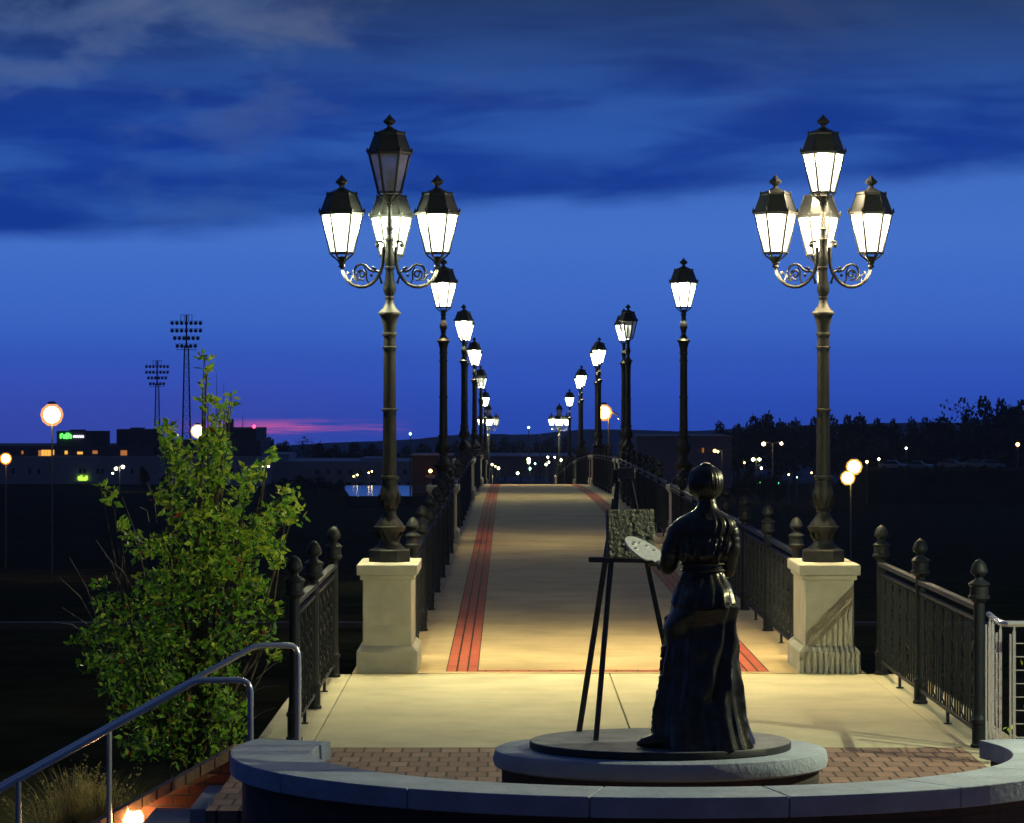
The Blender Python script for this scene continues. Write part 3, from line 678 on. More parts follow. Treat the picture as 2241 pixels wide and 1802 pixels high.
# train trailing to the left on the plate, and the belt
m = MB(); blobtube(m, [(sx(520), SY - .10, TOP + .05), (sx(455), SY - .12, TOP + .045), (sx(410), SY - .11, TOP + .032), (sx(372), SY - .10, TOP + .028), (sx(345), SY - .09, TOP + .016)], [.085, .055, .038, .028, .012], 14)
for i in range(5): m.sphere(loc((sx(372 + i * 14), SY - .10 + .01 * (i % 2), TOP + .045 + .004 * i)), .014, 7, 5)
m.build('dress_train', M_bronze, st_root, smooth=True)
m = MB()
for yb in (612, 646):
    n2 = 48; m.tube([loc((sx(695) + .127 * math.cos(2 * math.pi * q / n2), SY + .108 * math.sin(2 * math.pi * q / n2), sz(yb))) for q in range(n2 + 1)], .006, 6)
m.build('belt', M_bronze, st_root, smooth=True)
# body (head, neck, hands, arms and trunk) as one continuous remeshed surface
bm_ = MB()
HX, HYc, HZc = sx(712), SY + .035, sz(180)
def headring(t):
    # t 0 chin .. 1 crown
    z = HZc - .105 + .215 * t
    w = .068 * math.sin(math.pi * min(1, max(0.02, (t * .80 + .16)))) ** .6; d = .088 * math.sin(math.pi * min(1, max(.02, (t * .82 + .13)))) ** .6
    r = []
    for k_ in range(28):
        a = 2 * math.pi * k_ / 28; x = w * math.cos(a); y = d * math.sin(a)
        if math.sin(a) > .8: y += .018 * math.exp(-((t - .40) / .10) ** 2) * (math.sin(a) - .8) * 5 + .005 * math.exp(-((t - .22) / .04) ** 2) - .006 * math.exp(-((t - .50) / .05) ** 2) * (1 if .15 < abs(math.cos(a)) else 0)
        r.append(loc((HX + x, HYc + y, z)))
    return r
loft(bm_, [headring(i / 16) for i in range(17)])
bm_.tube([loc(p) for p in ((HX + .01, SY + .01, sz(330)), (HX + .005, SY + .015, sz(280)), (HX, SY + .025, sz(215)))], [.056, .050, .054], 14)
bm_.tube([loc(p) for p in ((1.13, SY, 1.2), (1.125, SY, 1.4), (1.125, SY, 1.55), (1.14, SY, 1.70), (1.14, SY, 1.82), (1.145, SY + .01, 1.88))], [.11, .11, .085, .10, .10, .045], 16)
for sgn, el, wr in ((-1, (sx(515), SY + .05, sz(632)), (sx(468), SY + .20, sz(622))), (1, (sx(826), SY + .05, sz(645)), (sx(770), SY + .215, sz(585)))):
    sh = (sx(575) if sgn < 0 else sx(820), SY, sz(400))
    bm_.tube([loc(p) for p in (sh, el)], [.042, .034], 12); bm_.tube([loc(p) for p in (el, wr)], [.034, .021], 12)
    w_ = Vector(wr); fwd = (w_ - Vector(el)).normalized(); pc = w_ + fwd * .045
    bm_.tube([loc(w_), loc(w_ + fwd * .03), loc(w_ + fwd * .07)], [.020, .030, .026], 10, flat=.5)
    for fi_, ln in enumerate((.060, .070, .066, .052)):
        o_ = Vector((( fi_ - 1.5) * .0155 * sgn, 0, 0)); b0 = w_ + fwd * .065 + o_; b1 = b0 + fwd * ln * .55 + Vector((0, 0, -.008)); b2_ = b1 + fwd * ln * .35 + Vector((0, 0, -.022))
        bm_.tube([loc(b0), loc(b1), loc(b2_)], [.0088, .0082, .0066], 8)
    t0 = w_ + fwd * .02; bm_.tube([loc(t0), loc(t0 + fwd * .03 + Vector((.028 * -sgn, 0, .012))), loc(t0 + fwd * .055 + Vector((.034 * -sgn, 0, .016)))], [.012, .010, .008], 8)
for sgn in (-1, 1): bm_.sphere(loc((HX + sgn * .072, HYc - .0, HZc - .01)), .018, 8, 6, 1.5)
body = bm_.build('body', M_bronze, st_root, smooth=True)
rm = body.modifiers.new('remesh', 'REMESH'); rm.mode = 'VOXEL'; rm.voxel_size = .0045; rm.use_smooth_shade = True
# swept-up hair, as a grooved cap with a bun
m = MB(); rings = []
for i in range(23):
    t = i / 22; ph = -1.15 + 2.72 * t; ring = []
    for k_ in range(192):
        a = 2 * math.pi * k_ / 192; g = .0012 * math.sin(a * 27 + 7 * t) + .0010 * math.sin(a * 41 - 5 * t) + .005 * noise.noise(Vector((math.cos(a) * 2, math.sin(a) * 2, t * 4))); rr = math.cos(ph) ** (.72 if ph < 0 else .9) if math.cos(ph) > 0 else 0
        front = 1 - .25 * max(0, math.sin(a)) * (1 - t)
        ring.append(loc((HX - .002 + (.103 + g) * rr * math.cos(a) * front, HYc - .030 + (.100 + g) * rr * math.sin(a) * front, HZc + .002 + (.098 if ph > 0 else .108) * math.sin(ph) + (.0 if ph > 0 else 0))))
    rings.append(ring)
loft(m, rings)
m2 = []
for i in range(22):
    a = -.4 + i * .42; r_ = .036 * (1 - i / 26)
    m2.append(loc((HX - .005 + r_ * math.cos(a), HYc - .062 + i * .001, HZc + .072 + r_ * .75 * math.sin(a))))
m.tube(m2, .016, 8, .010)
hair = m.build('hair', M_bronze, st_root, smooth=True)

# palette held in the left hand
pal = MB(); n = 44; ctr = Vector((.815, SY + .245, 1.622))
nrm = Vector((.50, -.36, .79)).normalized(); ex = Vector((1, 0, 0)); ex = (ex - nrm * ex.dot(nrm)).normalized(); ey = nrm.cross(ex)
top = []; bot = []
for k_ in range(n):
    a = 2 * math.pi * k_ / n; r_ = 1 - .34 * math.exp(-((a - 5.0) / .30) ** 2)
    p = ctr + ex * .150 * r_ * math.cos(a) + ey * .125 * r_ * math.sin(a); top.append(p + nrm * .004); bot.append(p - nrm * .004)
o0 = ctr.copy()
pal.add([v - o0 for v in top + bot], [tuple(range(n)), tuple(range(2 * n - 1, n - 1, -1))] + [(i + n, (i + 1) % n + n, (i + 1) % n, i) for i in range(n)])
for i in range(6):
    a = 1.0 + i * .55; p = ex * .095 * math.cos(a) + ey * .07 * math.sin(a) + nrm * .006; pal.sphere(p, .013, 8, 5, .6)
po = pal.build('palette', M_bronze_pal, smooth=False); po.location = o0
tag(po, "painter's palette with dabs of paint in the statue's left hand, its shine painted near-white", 'palette')
# brush held in the right hand
m = MB(); p0 = Vector((sx(762), SY + .27, sz(575))); m.tube([Vector((0, -.05, -.03)), Vector((-.05, .10, .03)), Vector((-.075, .17, .055))], [.004, .0035, .007], 6)
o = m.build('paintbrush', M_bronze, smooth=True); o.location = p0; tag(o, "thin paintbrush in the statue's right hand, hidden in front of her body", 'paintbrush')

# ------------------------------------------------------------------ easel and canvas
es = thing('easel', 'three-legged dark bronze easel standing left of the statue on the plinth', 'easel', (.70, 17.95, TOP))
def le(p): return (p[0] - .70, p[1] - 17.95, p[2] - TOP)
def beam(p, q, w, d, name, root_=None, mt=M_easel):
    p = Vector(p); q = Vector(q); ax = (q - p).normalized(); sd = ax.cross(Vector((0, 1, 0))).normalized(); fr_ = sd.cross(ax).normalized(); vs = []
    for pt_ in (p, q):
        for a_, b_ in ((-1, -1), (1, -1), (1, 1), (-1, 1)): vs.append(le(pt_ + sd * w / 2 * a_ + fr_ * d / 2 * b_))
    m_ = MB(); m_.add(vs, [(3, 2, 1, 0), (4, 5, 6, 7), (0, 1, 5, 4), (1, 2, 6, 5), (2, 3, 7, 6), (3, 0, 4, 7)]); return m_.build(name, mt, es, bevel=.003)
beam((.43, 18.16, TOP - .003), (.640, 18.0, 1.92), .034, .03, 'leg')
beam((.517, 17.68, TOP - .003), (.655, 17.90, 2.03), .032, .028, 'leg')
beam((1.045, 17.86, TOP - .003), (.725, 17.92, 2.03), .032, .028, 'leg')
beam((.655, 17.93, 2.075), (.757, 17.93, 2.075), .066, .03, 'top_block', mt=M_bronze_rough)
beam((.625, 17.97, 2.055), (.660, 17.97, 2.055), .085, .03, 'top_slide')
beam((.49, 17.86, 1.565), (.90, 17.83, 1.558), .024, .05, 'tray')
beam((.48, 17.86, 1.567), (.62, 17.85, 1.564), .032, .055, 'tray_clamp')
cv = MB(); nx = 40; vs = []; fs = []
# front face with modelled relief
for j in range(nx + 1):
    for i in range(nx + 1):
        x = -.145 + .29 * i / nx; z = .29 * j / nx; e = min(i, nx - i, j, nx - j)
        d = 0 if e == 0 else .0035 * noise.noise(Vector((x * 22 + z * 30, z * 60 - x * 25, 1))) + .002 * noise.noise(Vector((x * 60, z * 70, 5))) + .002
        vs.append((x, -.016 - d, z))
for j in range(nx):
    for i in range(nx): k_ = j * (nx + 1) + i; fs.append((k_, k_ + 1, k_ + 2 + nx, k_ + 1 + nx))
cv.add(vs, fs); cv.box(-.145, .145, -.0155, .016, 0, .29)
co = cv.build('canvas', M_bronze_rough, smooth=True); co.location = (.728, 17.845, 1.574); co.rotation_euler = (R(-4), 0, R(14))
tag(co, 'square sculpted canvas resting on the easel tray, covered with rough relief', 'canvas')

# ------------------------------------------------------------------ stairs, cheek wall, handrails, step light
cw = thing('stair_wall', 'sloping red brick cheek wall with a brick cap beside the stairs at lower left', 'wall', (0, 0, 0))
def slope_z(x): return .09 if x > -1.92 else .09 + (x + 1.92) * .545
pts_t = [(-1.40, .09), (-1.92, .09)] + [(-1.92 - .4 * i, .09 - .4 * i * .545) for i in range(1, 9)]
m = MB(); m.prism([(x, z - .075) for x, z in pts_t] + [(pts_t[-1][0], -3), (-1.40, -3)], 20.86, 21.12); m.build('brick_face', M_brickwall, cw)
cap = MB()
for (x0, z0), (x1, z1) in zip(pts_t, pts_t[1:]):
    L = math.hypot(x1 - x0, z1 - z0); nb = max(1, round(L / .115))
    for i in range(nb):
        a = i / nb + .006 / L; b2 = (i + 1) / nb - .006 / L; xa = x0 + (x1 - x0) * a; xb = x0 + (x1 - x0) * b2; za = z0 + (z1 - z0) * a; zb = z0 + (z1 - z0) * b2
        cap.prism([(xa, za), (xb, zb), (xb, zb - .073), (xa, za - .073)], 20.80, 21.18)
cap.build('brick_cap', mat('cap_brick', (.36, .22, .13), .85, var=.25, vscale=9, bump=.4), cw)
m = MB()
for i in range(8):
    m.box(-2.07 - .36 * i, -1.5, 19.6 - .55 * i if i < 4 else 17.9, 20.80, -3, -.15 - .155 * i) if i == 0 else m.box(-2.07 - .36 * i, -2.07 - .36 * (i - 1) - .001, 17.6, 20.80, -3, -.15 - .155 * i)
m.box(-2.07, -1.5, 17.6, 19.598, -3, -.30)
struct(m.build('steps', mat('step_concrete', (.36, .36, .37), .85, var=.12, bump=.2), bevel=.008))
def handrail(pts_, posts_, y, label, r=.0195):
    root_ = thing('handrail', label, 'handrail', (pts_[0][0], y, 0), 'stainless steel stair handrails'); x0 = pts_[0][0]
    P_ = []
    for i, (x, z) in enumerate(pts_):
        if 0 < i < len(pts_) - 1:
            a = Vector(pts_[i - 1]); b_ = Vector((x, z)); c = Vector(pts_[i + 1]); rr = .075 if i == 1 else .05
            p1 = b_ + (a - b_).normalized() * rr; p2 = b_ + (c - b_).normalized() * rr
            for t in (0, .2, .4, .6, .8, 1): P_.append(p1.lerp(b_, t).lerp(b_.lerp(p2, t), t))
        else: P_.append(Vector((x, z)))
    m_ = MB(); m_.tube([(p.x - x0, 0, p.y) for p in P_], r, 14); m_.build('rail', M_steel, root_, smooth=True)
    for (x, zt, zb) in posts_:
        m_ = MB(); m_.tube([(x - x0, 0, zb), (x - x0, 0, zt)], .0185, 12); m_.lathe([(zb, .05), (zb + .012, .05), (zb + .013, .025)], 14, (x - x0, 0)); m_.build('post', M_steel, root_, smooth=True)
def wx(px, Y): return (px - VX) / F * Y
def wz(py, Y): return CH - (py - HZ) / F * Y
Y1, Y2 = 20.55, 19.15
handrail([(wx(653, Y1), 0), (wx(653, Y1), wz(1413, Y1)), (wx(561, Y1), wz(1413, Y1)), (wx(-60, Y1), wz(1413, Y1) - (wx(561, Y1) - wx(-60, Y1)) * .548)],
         [(wx(239, Y1), wz(1590, Y1), -2.5)], Y1, 'far stainless handrail rising beside the stairs, its upper end by the first railing post')
handrail([(wx(548, Y2), -.1), (wx(548, Y2), wz(1489, Y2)), (wx(433, Y2), wz(1489, Y2)), (wx(-60, Y2), wz(1489, Y2) - (wx(433, Y2) - wx(-60, Y2)) * .556)],
         [(wx(40, Y2), wz(1702, Y2), -2.5)], Y2, 'near stainless handrail on the stairs, ending lower against the curved seat wall')
sl = thing('step_light', 'round glowing step light set in the brick cheek wall at lower left', 'light', (wx(291, 20.86), 20.855, wz(1790, 20.86)))
m = MB(); n = 20
m.add([(.075 * math.cos(2*math.pi*q/n), -.012, .075 * math.sin(2*math.pi*q/n)) for q in range(n)] + [(.075 * math.cos(2*math.pi*q/n), .0, .075 * math.sin(2*math.pi*q/n)) for q in range(n)], [tuple(range(n))] + [(i, i + n, (i + 1) % n + n, (i + 1) % n) for i in range(n)]); m.build('bezel', M_steel, sl)
m = MB(); m.sphere((0, -.02, 0), .062, 14, 8); m.build('lens', emis('step_light_glow', (1.0, .50, .20), 90), sl, smooth=True)

# ------------------------------------------------------------------ the shrub on the left
def leaf(m, p, size, rnd):
    d = Vector((rnd.gauss(0, 1), rnd.gauss(0, 1), rnd.gauss(.25, .8))).normalized(); u = Vector((rnd.gauss(0, 1), rnd.gauss(0, 1), rnd.gauss(0, 1))).normalized()
    sd = d.cross(u).normalized(); nn = sd.cross(d).normalized(); L = size * rnd.uniform(.7, 1.25); w = L * .27
    m.add([p, p + d * L * .45 + sd * w + nn * L * .07, p + d * L, p + d * L * .45 - sd * w + nn * L * .07, p + d * L * .5 - nn * L * .02], [(0, 1, 4), (1, 2, 4), (2, 3, 4), (3, 0, 4)])
BL = [(640,45,22,18),(655,90,20,10),(640,150,8,34),(655,225,32,30),(730,245,16,30),(750,200,12,18),(700,290,50,18),(480,330,36,26),(500,390,42,40),(530,450,45,50),(690,370,42,60),(620,420,36,50),(720,420,34,50),(560,520,60,55),(700,510,46,60),(640,560,75,60),
 (230,560,16,12),(262,610,16,34),(310,720,26,18),(350,770,32,36),(400,820,44,36),(480,600,44,44),(830,520,54,34),(910,420,12,18),(890,470,16,14),(800,580,54,44),(980,600,44,36),(940,660,62,44),(1000,680,44,36),(870,720,74,44),(800,780,74,54),(900,800,62,44),(930,860,34,34),
 (700,680,80,64),(560,660,80,64),(620,780,100,74),(480,800,54,54),(740,880,100,64),(600,900,120,74),(440,960,80,54),(830,960,70,50),(220,960,24,24),(270,1030,70,44),(380,1060,90,54),(540,1040,130,74),(700,1040,110,64),(870,1070,80,44),(160,1180,46,32),(250,1150,80,54),(400,1180,120,74),(580,1190,130,74),(760,1180,110,64),(880,1170,44,34),
 (190,1270,50,44),(330,1290,100,64),(500,1300,120,74),(680,1320,100,64),(300,1380,74,54),(440,1400,110,64),(600,1420,120,64),(740,1440,80,54),(340,1480,80,54),(500,1510,110,54),(660,1540,100,50),(760,1540,46,56),(600,1620,100,50),(920,1240,30,26),(430,1600,120,60),(760,1640,60,50)]
TY = 22.6
def tp(cx, cy, dy=0.0): return W(100 + cx / 1.845, 760 + cy / 1.845, TY) + Vector((0, dy, 0))
rn = random.Random(11); BASE = Vector(tp(560, 1720)); BASE.z = -.85
shr = thing('shrub', 'tall leafy green shrub with a few red leaves, left of the plaza railing', 'shrub', BASE)
mf = MB()
for cx, cy, rx, ry in BL:
    area = rx * ry; cnt = int(area * (.060 if cy < 1000 else .046)) + 5
    dyr = .20 + min(rx, 100) / 100 * .45
    for _ in range(cnt):
        while True:
            a, b_, c = rn.uniform(-1, 1), rn.uniform(-1, 1), rn.uniform(-1, 1)
            if a * a + b_ * b_ + c * c < 1.15: break
        if noise.noise(Vector((a * 1.7 + cx * .05, b_ * 1.7 + cy * .05, c * 2))) < -.16: continue
        p = tp(cx + a * rx * 1.06, cy + b_ * ry * 1.06, c * dyr)
        q = rn.random(); low = cy > 900
        mf.cur = 3 if q < .006 else 4 if q < .016 else (1 if q < (.20 if low else .42) else (2 if q > (.62 if low else .80) else 0))  # darker leaves low and lime ones high put shade into the colours
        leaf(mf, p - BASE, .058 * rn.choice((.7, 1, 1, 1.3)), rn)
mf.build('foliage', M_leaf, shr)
ms_ = MB()
fork = BASE + Vector((.05, 0, .7))
ms_.tube([Vector((0, 0, -.2)), Vector((.03, 0, .3)), fork - BASE], [.05, .042, .035], 8)
for i, (cx, cy, rx, ry) in enumerate(BL):
    if cy > 1500: continue
    if i % 2 and cy > 640: continue
    e = tp(cx, cy, rn.uniform(-.15, .15)); s_ = fork + Vector((rn.uniform(-.15, .15), rn.uniform(-.1, .1), rn.uniform(-.3, .3)))
    mid = s_.lerp(e, .5) + Vector(((cx - 560) / 2500, rn.uniform(-.1, .1), .12))
    ms_.tube([s_ - BASE, s_.lerp(mid, .5) - BASE + Vector((.02, 0, .02)), mid - BASE, mid.lerp(e, .5) - BASE, e - BASE], [.016, .012, .009, .007, .003], 5)
ms_.tube([tp(640, 420) - BASE, tp(645, 250) - BASE, tp(648, 120) - BASE, tp(640, 30) - BASE], [.008, .007, .005, .003], 5)
ms_.tube([tp(700, 400) - BASE, tp(735, 280) - BASE, tp(750, 180) - BASE], [.007, .005, .003], 5)
ms_.build('branches', M_bark, shr)
for x0, y0, x1, y1 in ((230, 1120, 120, 840), (215, 1110, 80, 920), (330, 1000, 225, 770), (300, 980, 330, 830), (380, 1000, 260, 830), (430, 700, 400, 640), (460, 700, 430, 545), (350, 1050, 290, 900), (420, 950, 330, 600), (860, 1330, 980, 1240), (800, 1400, 960, 1350), (830, 1500, 940, 1440), (250, 1200, 90, 1040), (170, 1150, 60, 1100)):
    a = tp(x0, y0, -.2); b_ = tp(x1, y1, -.3); tw = MB(); tw.tube([a - BASE, a.lerp(b_, .5) - BASE + Vector((.02, 0, .03)), b_ - BASE], [.005, .0035, .0015], 4); tw.build('bare_twig', M_twig, shr)
# a second, low bush beyond the cable railing
bp = W(2225, 1560, 24.5); bp.z = -1.25
bs = thing('bush', 'small yellow-green bush seen through the steel cable railing at the right edge', 'bush', bp)
m = MB(); rn = random.Random(4)
for i in range(900):
    v = Vector((rn.gauss(0, .28), rn.gauss(0, .28), abs(rn.gauss(0, .42)) + .1)); m.cur = 1 if rn.random() < .5 else 0
    leaf(m, v, .055, rn)
m.build('foliage', M_leaf, bs); m = MB()
for i in range(8): m.tube([(0, 0, -.2), (rn.uniform(-.1, .1), rn.uniform(-.1, .1), .3), (rn.uniform(-.35, .35), rn.uniform(-.3, .3), .7)], [.012, .008, .003], 4)
m.build('branches', M_bark, bs)
# ornamental grasses behind the cheek wall
def grass(px, py_top, Y, n_, hgt, label, seed):
    rn = random.Random(seed); p = W(px, py_top, Y); base_ = Vector((p.x, Y, p.z - hgt)); root_ = thing('ornamental_grass', label, 'grass clump', base_, 'ornamental grasses behind the stair wall'); m_ = MB(); mp = MB()
    for i in range(n_):
        a = rn.uniform(0, 6.28); sp_ = abs(rn.gauss(0, .20)); h = hgt * rn.uniform(.55, 1.02); d = Vector((math.cos(a), math.sin(a), 0)); b0 = d * rn.uniform(0, .06)
        t1 = b0 + d * sp_ * .35 + Vector((0, 0, h * .5)); t2 = b0 + d * sp_ * .8 + Vector((0, 0, h * .85)); t3 = b0 + d * sp_ * 1.25 + Vector((0, 0, h)); s_ = Vector((-d.y, d.x, 0)) * .0035
        m_.add([b0 - s_, b0 + s_, t1 + s_, t1 - s_, t2 + s_ * .7, t2 - s_ * .7, t3], [(0, 1, 2, 3), (3, 2, 4, 5), (5, 4, 6)])
        if i % 9 == 0:
            for q in range(16): 
                u_ = rn.random(); c = t2.lerp(t3 + Vector((0, 0, .05)), u_) + Vector((rn.gauss(0, .008), rn.gauss(0, .008), 0)); leaf(mp, c, .022, rn)
    m_.build('blades', M_grassb, root_); mp.build('plumes', M_grassb, root_)
grass(165, 1672, 21.75, 420, .95, 'tall dry ornamental grass clump between the handrail posts', 3)
grass(222, 1694, 21.55, 300, .75, 'smaller dry ornamental grass clump nearer the stair wall, right of the taller one', 5)
grass(108, 1745, 21.6, 220, .60, 'low ornamental grass clump with seed heads, left of the taller one', 6)

# ------------------------------------------------------------------ trees far away
def crown_mesh(seed, n_leaf, lobes, leafsize):
    rn = random.Random(seed); m_ = MB(); L = []
    for i in range(lobes):
        a = rn.uniform(0, 6.28); r_ = rn.uniform(.08, .36); L.append((Vector((r_ * math.cos(a), r_ * math.sin(a), rn.uniform(.35, .80))), rn.uniform(.12, .23)))
    L.append((Vector((0, 0, .62)), .26)); L.append((Vector((0, 0, .86)), .13))
    for i in range(n_leaf):
        c, r_ = rn.choice(L); v = Vector((rn.gauss(0, 1), rn.gauss(0, 1), rn.gauss(0, .85))).normalized() * r_ * rn.uniform(.6, 1.06); p = c + v
        n_ = Vector((rn.gauss(0, 1), rn.gauss(0, 1), rn.gauss(0, 1))).normalized(); u_ = n_.orthogonal().normalized(); w_ = n_.cross(u_); s_ = leafsize * rn.uniform(.5, 1.3)
        m_.add([p - u_ * s_, p + w_ * s_ * .8, p + u_ * s_, p - w_ * s_ * .8], [(0, 1, 2, 3)])
    return m_
def trunk_mesh(seed):
    rn = random.Random(seed); m_ = MB(); m_.tube([(0, 0, -.08), (0, 0, .2), (.01, 0, .45), (0, .01, .75)], [.028, .022, .016, .005], 7)
    for i in range(7):
        a = rn.uniform(0, 6.28); z = rn.uniform(.22, .5); m_.tube([(0, 0, z), (.12 * math.cos(a), .12 * math.sin(a), z + .12), (.28 * math.cos(a), .28 * math.sin(a), z + .26)], [.012, .008, .003], 5)
    return m_
protoT = []
for sd, mt in ((1, M_tree), (2, M_tree), (3, M_tree), (4, M_tree2), (5, M_tree)):
    r0 = thing('tree', 'x', 'tree'); crown_mesh(sd, 1500 if sd != 5 else 650, 9, .030 if sd != 5 else .022).build('crown', mt, r0); trunk_mesh(sd).build('trunk', M_bark, r0); protoT.append([r0, False])
def tree(px, py_top, Y, wpx, kind, label, group=None, rz=None):
    r0, used = protoT[kind]; o = r0 if not used else copy_tree(r0); protoT[kind][1] = True
    zt = wz(py_top, Y); zb = terr(Y); h = zt - zb; w_ = wpx / F * Y / .85
    o.location = (wx(px, Y), Y, zb - .3); o.scale = (w_, w_, (h + .3) / .98); o.rotation_euler = (0, 0, random.uniform(0, 6.28) if rz is None else rz)
    o['label'] = label
    if group: o['group'] = group
rt = random.Random(21)
G1 = 'dark trees massed on the rise at the right'
SIL = [(1560, 945), (1600, 938), (1640, 928), (1670, 920), (1700, 925), (1740, 922), (1780, 930), (1830, 932), (1870, 928), (1900, 922), (1940, 930), (1980, 932), (2010, 927), (2045, 930), (2075, 905), (2110, 880), (2140, 872), (2180, 895), (2230, 890), (2280, 880)]
i = 0; x = 1575
while x < 2290:
    y = lerp_table(SIL, x); big = x > 2060
    tree(x, y + rt.uniform(-22, -4), 640 + rt.uniform(-20, 20), rt.uniform(52, 88) * (1.5 if big else 1), rt.choice((0, 1, 2)) if not big else (4 if rt.random() < .35 else rt.choice((0, 1, 2))), 'tree on the right skyline', G1)
    x += rt.uniform(26, 42) * (1.25 if big else 1)
for x in range(1560, 2300, 46):
    tree(x + rt.uniform(-10, 10), rt.uniform(950, 972) - (22 if x > 2060 else 0), 560 + rt.uniform(-15, 15), rt.uniform(75, 95), rt.choice((0, 1, 2)), 'tree on the right slope below the skyline', G1)
for x in range(1880, 2300, 60):
    tree(x + rt.uniform(-10, 10), rt.uniform(985, 1005), 500, 90, rt.choice((0, 1, 2)), 'low dark tree at the foot of the right slope', G1)
for (x, y, w_) in ((1635, 1030, 60), (1668, 1038, 55), (1700, 1034, 60), (1612, 1044, 45)):
    tree(x, y, 440, w_, 3, 'brownish low tree beside the lit street lamps right of the statue', 'brown low trees right of the statue')
G2 = 'dark trees on the skyline behind the left buildings'
for (x, y, w_, k_) in ((590, 958, 62, 0), (625, 966, 55, 1), (668, 954, 60, 4), (700, 968, 60, 2), (735, 975, 55, 0), (775, 969, 85, 1), (815, 972, 60, 2), (850, 978, 60, 0), (890, 975, 60, 1), (925, 970, 60, 2), (960, 968, 50, 0)):
    tree(x, y, 680, w_, k_, 'round dark tree above the low pale building left of the lamps', G2)
G3 = 'dark trees in the middle distance beyond the bridge crest'
for (x, y, w_, k_) in ((1000, 966, 50, 0), (1035, 962, 55, 1), (1075, 958, 62, 2), (1105, 956, 55, 0), (1140, 962, 55, 1), (1175, 966, 50, 2), (1205, 958, 55, 0), (1240, 955, 55, 1), (1275, 962, 50, 2)):
    tree(x, y, 820, w_, k_, 'dark tree in the band beyond the end of the bridge', G3)
G4 = 'small dark trees standing in front of the left buildings'
for (x, y, w_, k_, Y) in ((312, 1020, 32, 2, 520), (360, 1040, 36, 0, 520), (700, 1042, 70, 1, 500), (655, 1040, 60, 0, 505), (620, 1046, 60, 2, 500), (745, 1050, 40, 2, 505)):
    tree(x, y, Y, w_, k_, 'small dark tree before the pale low buildings on the left', G4)
for r0, used in protoT:
    if not used:
        for c in list(r0.children): bpy.data.objects.remove(c)
        bpy.data.objects.remove(r0)

# ------------------------------------------------------------------ buildings far away
M_wallg = mat('pale_render_wall', (.36, .37, .42), .9, var=.15, vscale=.3)
M_walld = mat('dark_cladding', (.09, .08, .10), .8, var=.2, vscale=.3)
M_wallb = mat('brown_render_wall', (.36, .22, .22), .9, var=.15, vscale=.3)
M_wallr = mat('dark_red_wall', (.06, .03, .03), .9, var=.2, vscale=.5)
M_win = mat('dark_window_glass', (.02, .025, .04), .2)
M_litw = emis('lit_window', (1.0, .50, .08), 1.1); M_litw2 = emis('dim_lit_window', (1.0, .35, .10), .45)
M_shed = mat('pale_sheet_metal', (.50, .56, .72), .6, var=.1, vscale=.4)
def bx(m_, x0, x1, y0, y1, Y, depth):  # photo pixel extents at distance Y
    m_.box(wx(x0, Y), wx(x1, Y), Y, Y + depth, wz(y1, Y), wz(y0, Y))
BY = 560
bl = thing('hospital_building', 'long pale building at far left with darker upper blocks and orange lit windows', 'building', (0, 0, 0))
m = MB(); bx(m, -60, 570, 999, 1066, BY, 40); m.build('lower_wall', M_wallg, bl)
m = MB(); bx(m, -60, 336, 976, 999.2, BY + 3, 30); m.build('upper_storey', M_walld, bl)
m = MB(); bx(m, 124, 230, 944, 976.2, BY + 5, 7); bx(m, 152, 180, 941, 944.2, BY + 6, 5); m.build('roof_block', M_walld, bl)
m = MB(); bx(m, 255, 346, 940, 976.2, BY + 5, 7); bx(m, 285, 310, 936.5, 940.2, BY + 6, 5); m.build('roof_block', M_walld, bl)
m = MB(); bx(m, 347, 470, 963, 999.2, BY + 4, 8); m.build('roof_block', M_walld, bl)
m = MB(); bx(m, 440, 561, 938, 999.2, BY + 2, 24); bx(m, 561.2, 570, 966, 999.2, BY + 2, 24); m.build('tower_block', M_walld, bl)
m = MB(); m.lathe([(wz(938.5, BY + 10), .75), (wz(918, BY + 10), .75), (wz(917, BY + 10), .5)], 14, (wx(503, BY + 10), BY + 10)); m.build('roof_tank', M_walld, bl, smooth=True)
for px, pt_ in ((473, 817), (489, 834), (531, 908)):
    m = MB(); m.tube([(wx(px, BY + 9), BY + 9, wz(939, BY + 9)), (wx(px + 1, BY + 9), BY + 9, wz(pt_, BY + 9))], .09, 5, .03); m.build('antenna', M_walld, bl)
m = MB(); m.sphere((wx(556, BY + 3), BY + 3, wz(934, BY + 3)), .33, 8, 6); m.tube([(wx(556, BY + 3), BY + 3, wz(938, BY + 3)), (wx(556, BY + 3), BY + 3, wz(936, BY + 3))], .08, 5); m.build('beacon', emis('red_beacon', (1, .05, .12), 6), bl)
fy = BY + 2.92
for x0, x1, y0, y1, mt in ((84, 90, 986, 999, M_litw2), (90.5, 97, 985, 998, M_litw), (97.5, 104, 985, 998, M_litw), (104.5, 111, 985, 998, M_litw), (112, 114.5, 986, 998, M_litw), (116, 118.5, 985, 996, M_litw), (141.5, 148, 987, 994.5, M_litw), (169, 181, 989, 994.5, M_litw), (202.5, 213.5, 986.5, 993.5, M_litw2), (264, 278, 986, 997, M_litw2), (47, 51, 987, 994, M_litw2)):
    m = MB(); bx(m, x0, x1, y0, y1, fy, .05); m.build('window', mt, bl)
for x0 in (26, 62, 82, 173, 182, 211, 221, 286, 380, 400, 430, 505, 520):
    m = MB(); bx(m, x0, x0 + 6, 1026, 1037, BY - .06, .05); m.build('window', M_win, bl)
